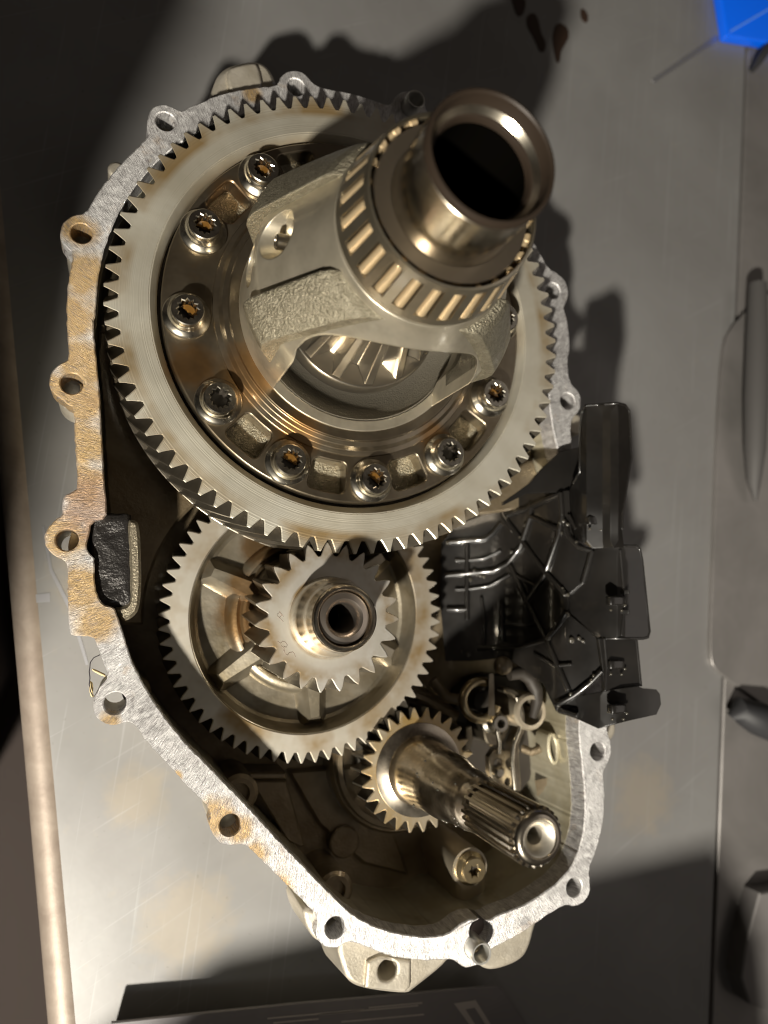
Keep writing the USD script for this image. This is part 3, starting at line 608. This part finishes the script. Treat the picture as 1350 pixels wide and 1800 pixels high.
archp = [(-.0362, .0052), (.0362, .0052)] + [(x, .042 + .0312 * math.sqrt(max(0, 1 - (x / .0370) ** 2))) for x in xs[::-1]]
win = mani(prism(Polygon(archp), -.09, .09)).transform(np.column_stack([np.array([u[0], u[1], 0]), [0, 0, 1.0], np.array([w[0], w[1], 0]), [0, 0, 0]]).tolist()) if False else None
vv, ff = np.array(prism(Polygon(archp), -.09, .09).vertices), prism(Polygon(archp), -.09, .09).faces
wv = vv[:, :1] * np.array([*u, 0]) + vv[:, 1:2] * np.array([0, 0, 1.0]) + vv[:, 2:3] * np.array([*w, 0])
tm = trimesh.Trimesh(wv, ff, process=True); 
if tm.volume < 0: tm.invert()
win = mani(tm)
def radial_cyl(rad, z, r0, r1, lat=0.0, n=48):
    c = trimesh.creation.cylinder(rad, r1 - r0, sections=n); c.apply_transform(trimesh.geometry.align_vectors([0, 0, 1], [*u, 0]))
    m = u * (r0 + r1) / 2 + w * lat; c.apply_translation((m[0], m[1], z)); return mani(c)
SFZ = .0545
body = (turned - cavity - win) - radial_cyl(.0085, .030, .0478, .08, -.0035) - radial_cyl(.0090, SFZ, .0420, .08, -.0052) - radial_cyl(.0030, SFZ - .001, .02, .08, -.0030)
part('carrier_body', body, 'body', D, smooth=28)
for p_ in pads:
    q = p_ - cavity - win
    part('cast_pad', q, 'rough', D, smooth=14)
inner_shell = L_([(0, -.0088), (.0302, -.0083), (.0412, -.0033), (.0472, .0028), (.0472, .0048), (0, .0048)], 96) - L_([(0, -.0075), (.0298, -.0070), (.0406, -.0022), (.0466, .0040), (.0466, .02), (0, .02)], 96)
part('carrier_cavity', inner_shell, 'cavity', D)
pin = lathe([(.0017, -.004), (.0029, -.004), (.0029, .0035), (.0024, .0041), (.0019, .0041), (.0017, .0036)], 32); pin.apply_transform(trimesh.geometry.align_vectors([0, 0, 1], [*u, 0]))
m = u * .0425 + w * -.0030; hb = trimesh.creation.cylinder(.0030, .002, sections=24); hb.apply_transform(trimesh.geometry.align_vectors([0, 0, 1], [*u, 0])); part('pin_shade_disc', moved(hb, *(u * .0385 + w * -.0030), SFZ - .001), 'bore', D)  # black disc added as the shade inside the pin hole
part('roll_pin', moved(pin, m[0], m[1], SFZ - .001), 'plate', D)
# flange bolts with twelve-point sockets
def star(r0, r1, n=12):
    t = np.linspace(0, 2 * math.pi, 2 * n, endpoint=False); r = np.where(np.arange(2 * n) % 2 == 0, r1, r0)
    return np.stack([r * np.cos(t), r * np.sin(t)], 1)
head_m = prism(circle(0, 0, .0066, 48).difference(Polygon(star(.0034, .0043))), .003, .0082, top=.0004)
skirt_m = lathe([(.0040, 0), (.0097, 0), (.0098, .0014), (.0092, .0021), (.0080, .0027), (.0073, .0040), (.0068, .0052), (.0064, .0056), (.0044, .0056)], 56)
sock_m = lathe([(0, .0012), (.0046, .0012), (.0046, .0022), (0, .0022)], 24)
oil_m = trimesh.Trimesh(*trimesh.creation.triangulate_polygon(Polygon(np.vstack([.0036 * np.stack([np.cos(np.linspace(-.45, 2.6, 20)), np.sin(np.linspace(-.45, 2.6, 20))], 1)])), engine='earcut'))
oil_m = prism(Polygon(.0037 * np.stack([np.cos(np.linspace(-.45, 2.6, 20)), np.sin(np.linspace(-.45, 2.6, 20))], 1)), .0023, .0046, top=.0005)
for k, a in enumerate(BOLT_A):
    t = math.radians(a); x, y = RB * math.cos(t), RB * math.sin(t)
    if k in (3,): continue
    g = group_part('flange_bolt', D)
    part('washer_face', moved(skirt_m, x, y, .0), 'bolt', g, smooth=40)
    hm = head_m.copy(); hm.apply_transform(trimesh.transformations.rotation_matrix(rng.uniform(0, .5), [0, 0, 1])); part('head', moved(hm, x, y, 0), 'bolt', g, smooth=25)
    part('socket', moved(sock_m, x, y, 0), 'dark', g)
    om = oil_m.copy(); om.apply_transform(trimesh.transformations.rotation_matrix(rng.uniform(-.35, .35), [0, 0, 1])); om.apply_scale((1, 1, rng.uniform(.7, 1)))
    if k in (0, 4, 5, 6, 8, 9, 11): part('oil_drop', moved(om, x, y, 0), 'oil', g)
# side gear seen through the window
part('side_gear', prism(gear_poly(14, .0150, .0200, .009, phase=5, land=.26, rootland=.2), .0125, .0430, top=.0012, spread=1.66, layers=4), 'bevel', D, smooth=40)
part('side_gear_back', lathe([(.010, .004), (.0350, .004), (.0350, .0108), (.0343, .0121), (.010, .0121)], 96), 'bevel', D)
pg = prism(gear_poly(10, .013, .019, .006, phase=9, land=.3, rootland=.2), 0, .014, top=.0012, draft=.3, layers=2); pg.apply_transform(trimesh.geometry.align_vectors([0, 0, 1], [-u[0], -u[1], 0]))
for s in (1, -1):
    q = pg.copy(); q.apply_transform(trimesh.transformations.rotation_matrix(0 if s > 0 else math.pi, [0, 0, 1])); part('planet_gear', moved(q, *(u * .040 * s), .040), 'bevel', D, smooth=40)
# tapered roller bearing
B = group_part('roller_bearing', D)
part('inner_race', lathe([(.0212, .0825), (.0318, .0825), (.0318, .0868), (.0300, .0880), (.0256, .1030), (.0266, .1036), (.0262, .1052), (.0212, .1052)], 120), 'race', B)
cage_r = lambda z: .0331 - (z - .0868) * (.0331 - .0294) / (.1050 - .0868)
part('cage_ring', lathe([(cage_r(.0862) - .0016, .0862), (cage_r(.0862), .0862), (cage_r(.0890), .0890), (cage_r(.0890) - .0012, .0890)], 120), 'cage', B)
part('cage_ring', lathe([(cage_r(.1037) - .0012, .1037), (cage_r(.1037), .1037), (cage_r(.1052), .1052), (.0291, .1064), (.0283, .1066), (.0281, .1058), (.0285, .1050)], 120), 'cage', B)
part('race_shade_sleeve', lathe([(.0250, .0885), (.0286, .0885), (.0258, .1025), (.0250, .1025)], 96), 'bore', B)  # black sleeve added as the shade behind the rollers
NR = 25; zc0, zc1 = .0900, .1030
slope = math.atan2(cage_r(zc0) - cage_r(zc1), zc1 - zc0)
for k in range(NR):
    a = 2 * math.pi * (k + .12) / NR
    for half, nm in ((0, 'roller'), (.5, 'cage_bar')):
        t = a + half * 2 * math.pi / NR
        if nm == 'roller':
            m = lathe([(0, -.0076), (.0016, -.0076), (.0019, -.0072), (.0016, .0070), (.0013, .0074), (0, .0074)], 20); rr = cage_r(.0965) - .0016
        else:
            m = trimesh.creation.box((.0012, .0033, .0165)); rr = cage_r(.0965) - .0006
        m.apply_transform(trimesh.transformations.rotation_matrix(-slope, [0, 1, 0])); m.apply_translation((rr, 0, .0965)); m.apply_transform(trimesh.transformations.rotation_matrix(t, [0, 0, 1]))
        part(nm, m, 'roller' if nm == 'roller' else 'cage', B, smooth=35)
part('output_tube', lathe([(.0160, .050), (.0212, .050), (.0212, .1046), (.0210, .1056), (.0205, .1075), (.0203, .1285), (.0200, .1288), (.0160, .1240)], 120), 'tube', D)
part('tube_rim', lathe([(.0154, .1180), (.0156, .1236), (.0160, .1246), (.0176, .1252), (.0182, .1262), (.0188, .1312), (.0193, .1318), (.0200, .1316), (.0206, .1304), (.0206, .1292), (.0198, .1286), (.0165, .1180)], 120), 'rim', D)
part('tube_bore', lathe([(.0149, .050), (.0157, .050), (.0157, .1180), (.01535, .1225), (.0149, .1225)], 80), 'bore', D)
part('tube_shade_disc', lathe([(0, .030), (.0155, .030), (.0155, .034), (0, .034)], 48), 'bore', D)  # black disc added as the darkness down the tube
part('lower_hub', lathe([(0, ZF), (.030, ZF), (.030, -.025), (0, -.025)], 48), 'tooth', D)

# ------------------------------------------------------------------ intermediate shaft
I = thing('intermediate_gear', 'intermediate shaft with a spoked large gear and small pinion on top', 'gear', AX2, 0.0)
P65, P23, P26 = 360 / 65, 360 / 23, 360 / 26
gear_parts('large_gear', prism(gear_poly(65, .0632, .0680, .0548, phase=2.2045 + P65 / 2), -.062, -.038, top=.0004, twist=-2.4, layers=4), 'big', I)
part('rim_fillet', lathe([(.0500, -.058), (.0549, -.058), (.0549, -.0386), (.0545, -.0384), (.0538, -.0400), (.0532, -.0455), (.0515, -.0490), (.0500, -.0498)], 140), 'web', I)
part('web', lathe([(.020, -.060), (.053, -.060), (.053, -.0500), (.051, -.0500), (.036, -.0485), (.020, -.0480)], 140), 'web', I)
for k in range(6):
    t = math.radians(156 + 60 * k); c, s = np.array([math.cos(t), math.sin(t)]), np.array([-math.sin(t), math.cos(t)])
    P = []
    for r, hw, z in ((.027, .0095, -.0490), (.0530, .0062, -.0496)): P += [[*(c * r + s * hw), z - .004], [*(c * r - s * hw), z - .004], [*(c * r + s * hw), z], [*(c * r - s * hw), z]]
    for r, hw, z in ((.027, .0034, -.0400), (.0485, .0020, -.0432), (.0520, .0014, -.0478)): P += [[*(c * r + s * hw), z], [*(c * r - s * hw), z]]
    part('rib', mani(hull(P)).refine_to_length(.003), 'web', I, smooth=40)
part('hub_collar', lathe([(.020, -.055), (.0385, -.055), (.0378, -.0480), (.0362, -.0445), (.0345, -.0432), (.0330, -.0430), (.0322, -.0445), (.0312, -.0455), (.0300, -.0440), (.0288, -.0440), (.0280, -.0400), (.0262, -.0390), (.0255, -.0350), (.020, -.0350)], 120), 'web', I)
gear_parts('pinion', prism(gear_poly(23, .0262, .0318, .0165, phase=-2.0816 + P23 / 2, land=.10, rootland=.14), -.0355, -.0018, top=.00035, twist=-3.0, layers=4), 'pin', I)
part('hub', lathe([(.0056, -.034), (.0172, -.034), (.0172, -.0016), (.0168, .0010), (.0166, .0052), (.0160, .0068), (.0146, .0100), (.0142, .0128), (.0141, .0160), (.0136, .0172), (.0135, .0208), (.0130, .0226), (.0124, .0232), (.0116, .0232), (.0111, .0226)], 96), 'polish', I)
part('bore_ring', lathe([(.0058, -.030), (.0112, -.030), (.0112, .0190), (.0106, .0200), (.0102, .0208), (.0078, .0212), (.0070, .0204), (.0062, .0192), (.0058, .0180)], 80), mat('bore_ring_steel', (.46, .40, .34), .95, .24, coat=.3), I)
part('bore_shade_disc', lathe([(0, -.012), (.0060, -.012), (.0060, -.008), (0, -.008)], 32), 'bore', I)  # black disc added as the shade at the bottom of the hub bore
part('shaft_foot', lathe([(0, ZF), (.018, ZF), (.018, -.055), (0, -.055)], 48), 'tooth', I)
# faint electro-etched scribble on the pinion face
for t in ('487,1080 491,1077 495,1082 491,1086 487,1082 493,1088 498,1093', '491,1074 498,1084', '488,1127 493,1131 497,1127 502,1129 505,1134 503,1138 499,1136', '498,1142 501,1149 505,1152 509,1147 515,1146 518,1150 519,1155', '494,1135 499,1139 500,1145'):
    q = np.array([[*at(*map(float, s.split(',')), -.0017), -.00175] for s in t.split()])
    part('etched_mark', tube(q, .00012, 5), mat('etch', (.16, .12, .09), .4, .5) if 'etch' not in M else M['etch'], I, local=False); M.setdefault('etch', UsdShade.Material.Get(stage, '/World/Looks/etch'))

# ------------------------------------------------------------------ input shaft
S = thing('input_shaft', 'oily input shaft with small gear and splined hollow end', 'shaft', AX1, 0.0)
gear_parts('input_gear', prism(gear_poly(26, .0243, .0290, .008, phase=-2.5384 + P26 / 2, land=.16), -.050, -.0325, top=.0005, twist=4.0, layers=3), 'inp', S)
part('shaft', lathe([(0, -.060), (.0222, -.0330), (.0218, -.0321), (.0185, -.0314), (.0164, -.0302), (.0155, -.0270), (.0152, -.0190), (.0146, -.0172), (.0143, -.0060), (.0141, .0020), (.0137, .0040), (.0122, .0150), (.0119, .0170), (.0117, .0240), (.0113, .0250), (.0113, .0290), (.0106, .0318), (.0096, .0345), (.0094, .0360), (0, .0360)], 120), 'shaft', S)
tt = []
for k in range(24):
    for uu, r in ((-.5, .0086), (-.27, .0087), (-.20, .0105), (.20, .0105), (.27, .0087)):
        t = 2 * math.pi * (k + uu) / 24; tt.append((r * math.cos(t), r * math.sin(t)))
part('spline', prism(Polygon(tt, [np.array(circle(0, 0, .0036, 24).exterior.coords)[:-1]]), .0345, .0732, top=.0008, bottom=.0008), 'spline', S, smooth=20)
part('end_face', lathe([(.0062, .050), (.0082, .050), (.0084, .0715), (.0092, .0734), (.0091, .0742), (.0084, .0752), (.0076, .0756), (.0066, .0756), (.0062, .0750)], 80), 'shaft', S)
part('end_bore', lathe([(.0030, .050), (.0066, .050), (.0066, .0748), (.0062, .0752), (.0056, .0750), (.0036, .0728), (.0030, .0718)], 64), 'endface', S)
part('bore_shade_disc', lathe([(0, .052), (.0036, .052), (.0036, .055), (0, .055)], 24), 'bore', S)  # black disc added as the shade inside the shaft end
part('shaft_foot', lathe([(0, ZF), (.020, ZF), (.020, -.061), (0, -.061)], 48), 'tooth', S)
for _ in range(26):
    zz, t = rng.uniform(-.022, .030), rng.uniform(2.2, 5.2); r = np.interp(zz, [-.019, .002, .015, .03], [.0152, .0141, .0122, .0110])
    dm = trimesh.creation.icosphere(2, rng.uniform(.00035, .0008)); part('oil_drop', moved(dm, r * math.cos(t), r * math.sin(t), zz), mat('clear_oil', (.05, .045, .035), 0, .16, coat=1.0, coat_rough=.14) if 'clear' not in M else M['clear'], S, smooth=60); M.setdefault('clear', UsdShade.Material.Get(stage, '/World/Looks/clear_oil'))

# ------------------------------------------------------------------ black plastic oil baffle
BF = thing('oil_baffle', 'black plastic oil baffle wet with oil standing at the right flange', 'baffle', at(1000, 1050, -.02), ZB)
zx = lambda x, y=1050: float(np.interp(x, [760, 800, 880, 930, 962, 985, 1030, 1062], [-.064, -.060, -.046, -.031, -.017, -.0095, 0, .006]))
def sheet(text, zfun, th=.0026, step=14.0):
    """a moulded sheet: outline in view directions, each point at its own height, given thickness"""
    p = np.array([tuple(map(float, s.split(','))) for s in text.split()]); poly = Polygon(p)
    edge = []
    for a, b in zip(p, np.roll(p, -1, 0)):
        k = max(1, int(np.linalg.norm(b - a) / step)); edge += [a + (b - a) * i / k for i in range(k)]
    x0, y0, x1, y1 = poly.bounds
    ins = [(x, y) for x in np.arange(x0 + 3, x1, step) for y in np.arange(y0 + 3, y1, step) if poly.buffer(-step * .35).contains(Point(x, y))]
    allp = np.array(edge + ins); n = len(edge)
    from scipy.spatial import Delaunay
    tri = Delaunay(allp).simplices; c = allp[tri].mean(1)
    tri = tri[[poly.buffer(.5).contains(Point(*q)) for q in c]]
    t = allp[tri]; sg = cross2(t[:, 1] - t[:, 0], t[:, 2] - t[:, 0]); tri[sg > 0] = tri[sg > 0][:, ::-1]   # picture y points down
    top = np.array([P3(x, y, zfun(x, y)) for x, y in allp])
    nb = np.zeros_like(top); fn = np.cross(top[tri[:, 1]] - top[tri[:, 0]], top[tri[:, 2]] - top[tri[:, 0]])
    for k in range(3): np.add.at(nb, tri[:, k], fn)
    nb /= np.maximum(np.linalg.norm(nb, axis=1, keepdims=True), 1e-12)
    bot = top - nb * th; m = len(allp)
    i = np.arange(n); j = (i + 1) % n
    f = [tri, tri[:, ::-1] + m, np.stack([i, j, j + m], 1), np.stack([i, j + m, i + m], 1)]
    r = trimesh.Trimesh(np.vstack([top, bot]), np.vstack(f), process=False); r.fix_normals(); return r
part('shell', sheet('776,955 800,925 850,905 885,880 925,866 1000,862 1004,930 1012,950 1040,966 1030,1020 1000,1045 998,1078 1052,1122 1060,1178 1010,1222 984,1240 978,1252 970,1235 955,1203 930,1182 905,1166 880,1157 830,1162 783,1162 774,1060', zx), 'plastic', BF, smooth=40, local=False)
part('arm', sheet('1030,713 1085,709 1098,712 1105,722 1107,750 1109,805 1094,900 1093,930 1097,962 1042,964 1012,948 1004,930 1000,862 1008,850 1019,830 1021,745 1024,722', lambda x, y: float(np.interp(x, [1000, 1030, 1060, 1082, 1110], [-.009, .008, .012, .018, .013])) - max(0, (y - 900)) * .00004), 'plastic', BF, smooth=25, local=False)
part('wing', sheet('1021,785 985,794 955,822 930,850 905,868 885,882 885,888 925,868 1000,864 1008,850 1019,830', lambda x, y: -.0085 - (1021 - x) * .00004), 'plastic', BF, local=False)
part('plate', sheet('1042,964 1060,959 1118,960 1124,965 1128,985 1141,1110 1138,1120 1130,1122 1052,1122 998,1078 1000,1045 1030,1020', lambda x, y: float(np.interp(x, [1000, 1065, 1090, 1140], [-.008, .008, .013, .013]))), 'plastic', BF, smooth=15, local=False)
part('strip', sheet('1052,1122 1118,1124 1126,1206 1062,1216 1060,1178', lambda x, y: .0065 + (x - 1050) * .00004), 'plastic', BF, smooth=15, local=False)
part('foot', sheet('984,1240 1010,1226 1062,1214 1122,1206 1130,1210 1154,1212 1160,1220 1162,1238 1154,1256 1100,1268 1052,1281 1012,1263 982,1254', lambda x, y: float(np.interp(x, [980, 1010, 1060, 1090, 1160], [-.011, -.006, .006, .010, .012])), th=.006), 'plastic', BF, smooth=15, local=False)
def rib(text, r=.0014, dz=.0010):
    p = [tuple(map(float, s.split(','))) for s in text.split()]; q = []
    for a, b in zip(p[:-1], p[1:]): q += [np.array(a) + (np.array(b) - np.array(a)) * t for t in (0, .34, .67)]
    q.append(np.array(p[-1])); return tube([P3(x, y, zx(x, y) + dz) for x, y in q], r, 10)
for t in ('789,953.7 853,948 866,938 880,920', '782,1012 867,1003.5 892,991 913.5,964 931,911', '928,1053 956,1014 981,943 988,907', '882,893 885,907.5 917,950 960,1007 995,1046', '931,907 985,932', '995,1078 977.5,1103 960,1124 910,1139 839,1139',
          '928,1060 960,1124 999,1213', '896,993 928,1060', '821,954 821,1089', '881.5,1060 883,1128', '785,1071 821,1071', '892,905 925,895 985,868', '934,885 931,911', '985,866 988,907', '977.5,1240 1010,1222 1040,1198 1058,1179',
          '992,915 999,943 1018,962 1040,968', '1040,968 1033,995 1024,1025', '982,1248 1015,1258'):
    part('rib', rib(t), 'plastic', BF, smooth=50, local=False)
for t in ('800,985 821,985 850,982 880,968', '800,1036 821,1036 860,1030 896,1010', '850,1139 852,1090 846,1050', '905,1010 940,1030', '940,1150 975,1170 1005,1168', '884,1098 925,1100 946,1095', '1000,905 1012,930'):
    part('rib', rib(t, .0009), 'plastic', BF, smooth=50, local=False)
for _ in range(34):
    a = [(853, 948, 789, 953), (867, 1003, 782, 1012), (931, 911, 892, 991), (956, 1014, 988, 907), (995, 1078, 960, 1124), (960, 1007, 995, 1046), (1058, 1179, 1000, 1226), (1018, 962, 992, 915), (917, 950, 882, 893), (928, 1060, 960, 1124)][rng.integers(10)]; t = rng.uniform()
    x, y = a[0] + (a[2] - a[0]) * t + rng.uniform(-3, 3), a[1] + (a[3] - a[1]) * t + rng.uniform(-3, 3)
    dm = trimesh.creation.icosphere(2, rng.uniform(.0006, .0013)); dm.apply_scale((1, 1, .7)); part('oil_drop', moved(dm, *P3(x, y, zx(x) + .0014)), 'clear', BF, smooth=60, local=False)
def fin(a, b, za, zb, h, w=.0009):
    A, B = P3(*a, za), P3(*b, zb); d = (B - A)[:2]; d /= np.linalg.norm(d); n = np.array([-d[1], d[0], 0]) * w
    return hull([q + s * n + np.array([0, 0, e]) for q, hh in ((A, h * .3), (B, h)) for s in (1, -1) for e in (0, hh)])
def bead(text, zf_, r=.0008):
    p = [tuple(map(float, s.split(','))) for s in text.split()]; q = []
    for a, b in zip(p, p[1:]): q += [np.array(a) + (np.array(b) - np.array(a)) * t for t in (0, .25, .5, .75)]
    q.append(np.array(p[-1])); return tube([P3(x, y, zf_(x) - r * .6) for x, y in q], r, 10)
za = lambda x: float(np.interp(x, [1000, 1030, 1060, 1082, 1110], [-.009, .008, .012, .018, .013]))
zp = lambda x: float(np.interp(x, [1000, 1065, 1090, 1140], [-.008, .008, .013, .013]))
for t, f_ in (('1030,713 1085,709 1098,712 1105,722 1107,750 1109,805 1094,900 1093,930', za), ('1008,850 1019,830 1021,745 1024,722 1030,713', za), ('1042,964 1060,959 1118,960 1124,965 1128,985 1141,1110 1138,1120 1130,1122 1052,1122 998,1078', zp),
              ('1090,966 1094,1010 1098,1060 1092,1118', zp), ('1118,1124 1126,1206', lambda x: .0065 + (x - 1050) * .00004), ('1062,1122 1066,1170 1064,1214', lambda x: .008)):
    part('moulded_edge', bead(t, f_), 'plastic', BF, smooth=60, local=False)
part('fin', fin((993, 1049), (1078, 1040), -.012, .004, .012), 'plastic', BF, local=False)
part('fin', fin((995, 1080), (1078, 1074), -.012, .004, .012), 'plastic', BF, local=False)
part('fin', fin((1010, 1090), (1072, 1104), -.010, .004, .007), 'plastic', BF, local=False)
part('fin', fin((1000, 1035), (1058, 1016), -.012, .002, .008), 'plastic', BF, local=False)
for x, y, z in ((1046, 915, .0085), (1083, 1168, .0085), (1086, 1246, .014), (1083, 1056, .016)):
    c = P3(x, y, z); part('clip', mani(trimesh.Trimesh(*meshkit.arrays(rbox((-.0042, -.0022, -.003), (.0042, .0022, .0014), .0009))[:2])).translate(tuple(c)), 'plastic', BF, smooth=35, local=False)
    for dx, dy in ((-.004, -.0042), (.002, -.0045), (.004, -.002)):
        dm = trimesh.creation.icosphere(2, .0007); part('oil_drop', moved(dm, c[0] + dx, c[1] + dy, c[2] + .0012), 'clear', BF, smooth=60, local=False)
for x, y in ((822, 961), (838, 1010), (845, 1011), (851, 1013), (826, 1018), (880, 1076), (823, 1150), (812, 1146), (931, 914), (900, 933), (985, 936), (1025, 1127), (1018, 1122), (998, 1045), (997, 1080), (983, 1240), (913, 962), (1005, 1125)):
    dm = trimesh.creation.icosphere(2, rng.uniform(.0009, .0016)); dm.apply_scale((1, 1, .6)); part('oil_drop', moved(dm, *P3(x, y, zx(x) + .0007)), 'clear', BF, smooth=60, local=False)

# ------------------------------------------------------------------ magnet, bolt, lever mechanism, wire
sl = mani(trimesh.Trimesh(*meshkit.arrays(rbox((-.0078, -.0195, -.012), (.0078, .0195, .003), .0025))[:2])).refine_to_length(.0012)
sv, sf, _ = meshkit.arrays(sl); sv = sv + .0012 * (meshkit.fbm(sv * 260, 4, 3)[:, None] - .5) * np.array([1, 1, 1.6]); q = at(197, 985, -.016)
mg = thing('magnet', 'sludge-covered magnet in the pocket of the left flange', 'magnet', q, -.036)
mt = trimesh.Trimesh(sv, sf, process=False); mt.apply_transform(trimesh.transformations.rotation_matrix(math.radians(5), [0, 0, 1])); part('sludge', moved(mt, q[0], q[1], -.0205), 'sludge', mg, smooth=50, local=False)
part('block', moved(trimesh.Trimesh(*meshkit.arrays(rbox((-.0075, -.018, 0), (.0075, .018, .008), .001))[:2]), q[0], q[1], -.0339), 'dark', mg, local=False)

sb = thing('star_bolt', 'star-headed bolt on the post below the input shaft', 'bolt', bt, zt)
part('flange_head', lathe([(.0030, 0), (.0076, 0), (.0078, .0012), (.0070, .0026), (.0062, .0036), (.0030, .0036)], 48), 'gold', sb)
part('head', prism(circle(0, 0, .0060, 40).difference(Polygon(star(.0019, .0030, 6))), .002, .0052, top=.0004), 'gold', sb)
part('socket', lathe([(0, .001), (.0032, .001), (.0032, .0020), (0, .0020)], 20), 'dark', sb)

LV = thing('lever_mechanism', 'oily steel lever mechanism with round spring right of the input gear', 'lever', at(875, 1270, -.045), ZF)
z_ = -.046
part('spring_ring', tube([P3(844 + 30 * math.cos(t), 1231 + 33 * math.sin(t), z_ + .006) for t in np.linspace(-1.2, -6.0, 34)], .0024, 12), 'gold', LV, smooth=60, local=False)
part('spring_core', moved(lathe([(0, ZF), (.006, ZF), (.0055, z_ + .003), (0, z_ + .004)], 32), *at(846, 1232, z_), 0), 'dark', LV, local=False)
part('hinge_bar', hull([P3(x, y, z_ + .010 + e) for x, y in ((860, 1184), (868, 1184), (870, 1258), (858, 1258)) for e in (0, -.004)]), 'plate', LV, local=False)
part('hinge_lug', moved(trimesh.creation.icosphere(3, .0048), *P3(884, 1170, z_ + .010)), 'inner', LV, smooth=60, local=False)
part('hook', tube([P3(x, y, z_ + .009) for x, y in ((895, 1186), (915, 1182), (932, 1192), (942, 1212), (944, 1235), (936, 1262))], [.0030, .0036, .0038, .0036, .003, .002], 14), 'dark', LV, smooth=60, local=False)
part('lever', prism(Polygon(smooth_ring(pts('884,1218 905,1222 914,1250 916,1278 905,1300 898,1318 900,1350 905,1388 915,1395 918,1385 912,1320 916,1300 926,1280 922,1240 910,1212 890,1208', z_ + .008), 2)), z_, z_ + .008, top=.0008), 'plate', LV, local=False)
part('lever_edge', tube([P3(x, y, z_ + .009) for x, y in ((908, 1226), (915, 1255), (913, 1283), (902, 1310), (900, 1340), (905, 1388))], .0011, 10), 'bolt', LV, smooth=60, local=False)
part('pivot_bolt', moved(lathe([(.0018, z_), (.0066, z_), (.0066, z_ + .0035), (.0050, z_ + .0048), (.0048, z_ + .010), (.0040, z_ + .011), (.0022, z_ + .011), (.0018, z_ + .009)], 40), *at(876, 1271, z_ + .008), 0), 'bolt', LV, local=False)
part('clamp', prism(Polygon(smooth_ring(pts('852,1258 868,1252 892,1256 898,1275 890,1300 875,1312 858,1312 850,1290', z_ + .002), 2)), ZF + .005, z_ + .002, top=.0008), 'plate', LV, local=False)
lp = Polygon(smooth_ring(pts('860,1318 896,1318 904,1390 880,1384 862,1372', z_ + .001), 1)).difference(circle(*at(876, 1342, z_ + .001), .0022, 20)).difference(circle(*at(893, 1374, z_ + .001), .0016, 20))
part('lower_plate', prism(lp, z_ - .004, z_ + .001, top=.0006), 'plate', LV, local=False)
part('stud', moved(lathe([(0, z_), (.0030, z_), (.0030, z_ + .004), (.002, z_ + .0055), (0, z_ + .0055)], 28), *at(878, 1358, z_ + .004), 0), 'bolt', LV, local=False)
part('spring_leg', tube([P3(x, y, z_ + .012) for x, y in ((874, 1285), (878, 1305), (877, 1325))], .0011, 8), 'bolt', LV, smooth=60, local=False)
part('tooth_sector', prism(Polygon(pts('818,1278 830,1276 832,1300 824,1330 812,1330 818,1312 806,1300 818,1296', z_ - .004)), ZF + .002, z_ - .004, top=.0006), 'plate', LV, local=False)
part('bracket_arm', tube([P3(760, 1195, -.055), P3(785, 1226, -.053), P3(808, 1230, -.051)], .0030, 12), 'inner', LV, smooth=60, local=False)
part('bracket_arm', tube([P3(740, 1222, -.062), P3(770, 1240, -.06), P3(800, 1262, -.058)], .0040, 12), 'inner', LV, smooth=60, local=False)
part('base', prism(Polygon(smooth_ring(pts('800,1180 950,1190 962,1260 930,1400 860,1390 800,1330', ZF + .008), 2)), ZF, ZF + .008, top=.001), 'dark', LV, local=False)

single('wire_loop', tube([P3(x, y, -.03) for x, y in ((176, 1151), (165, 1156), (159, 1164), (157, 1180), (158, 1192), (157, 1203), (159, 1215), (164, 1226), (168, 1221), (174, 1210), (181, 1197), (187, 1190))], .00022, 8), mat('thin_wire', (.05, .045, .05), .3, .5), 'thin dark wire loop sticking out left of the flange', 'wire', smooth=60)
M['flake'] = mat('yellowed_glue', (.62, .50, .28), 0, .5)
for t, lb in (('161,1175 170,1178 178,1182 186,1186 185,1190 176,1187 163,1180', 'sliver of yellowed glue inside the wire loop'), ('157,1197 163,1200 164,1210 163,1220 166,1225 160,1226 157,1215 156,1205', 'lump of yellowed glue at the lower end of the wire loop')):
    single('glue_flake', prism(Polygon(smooth_ring(pts(t, -.031), 1)), -.0325, -.031, top=.0004), 'flake', lb, 'glue')
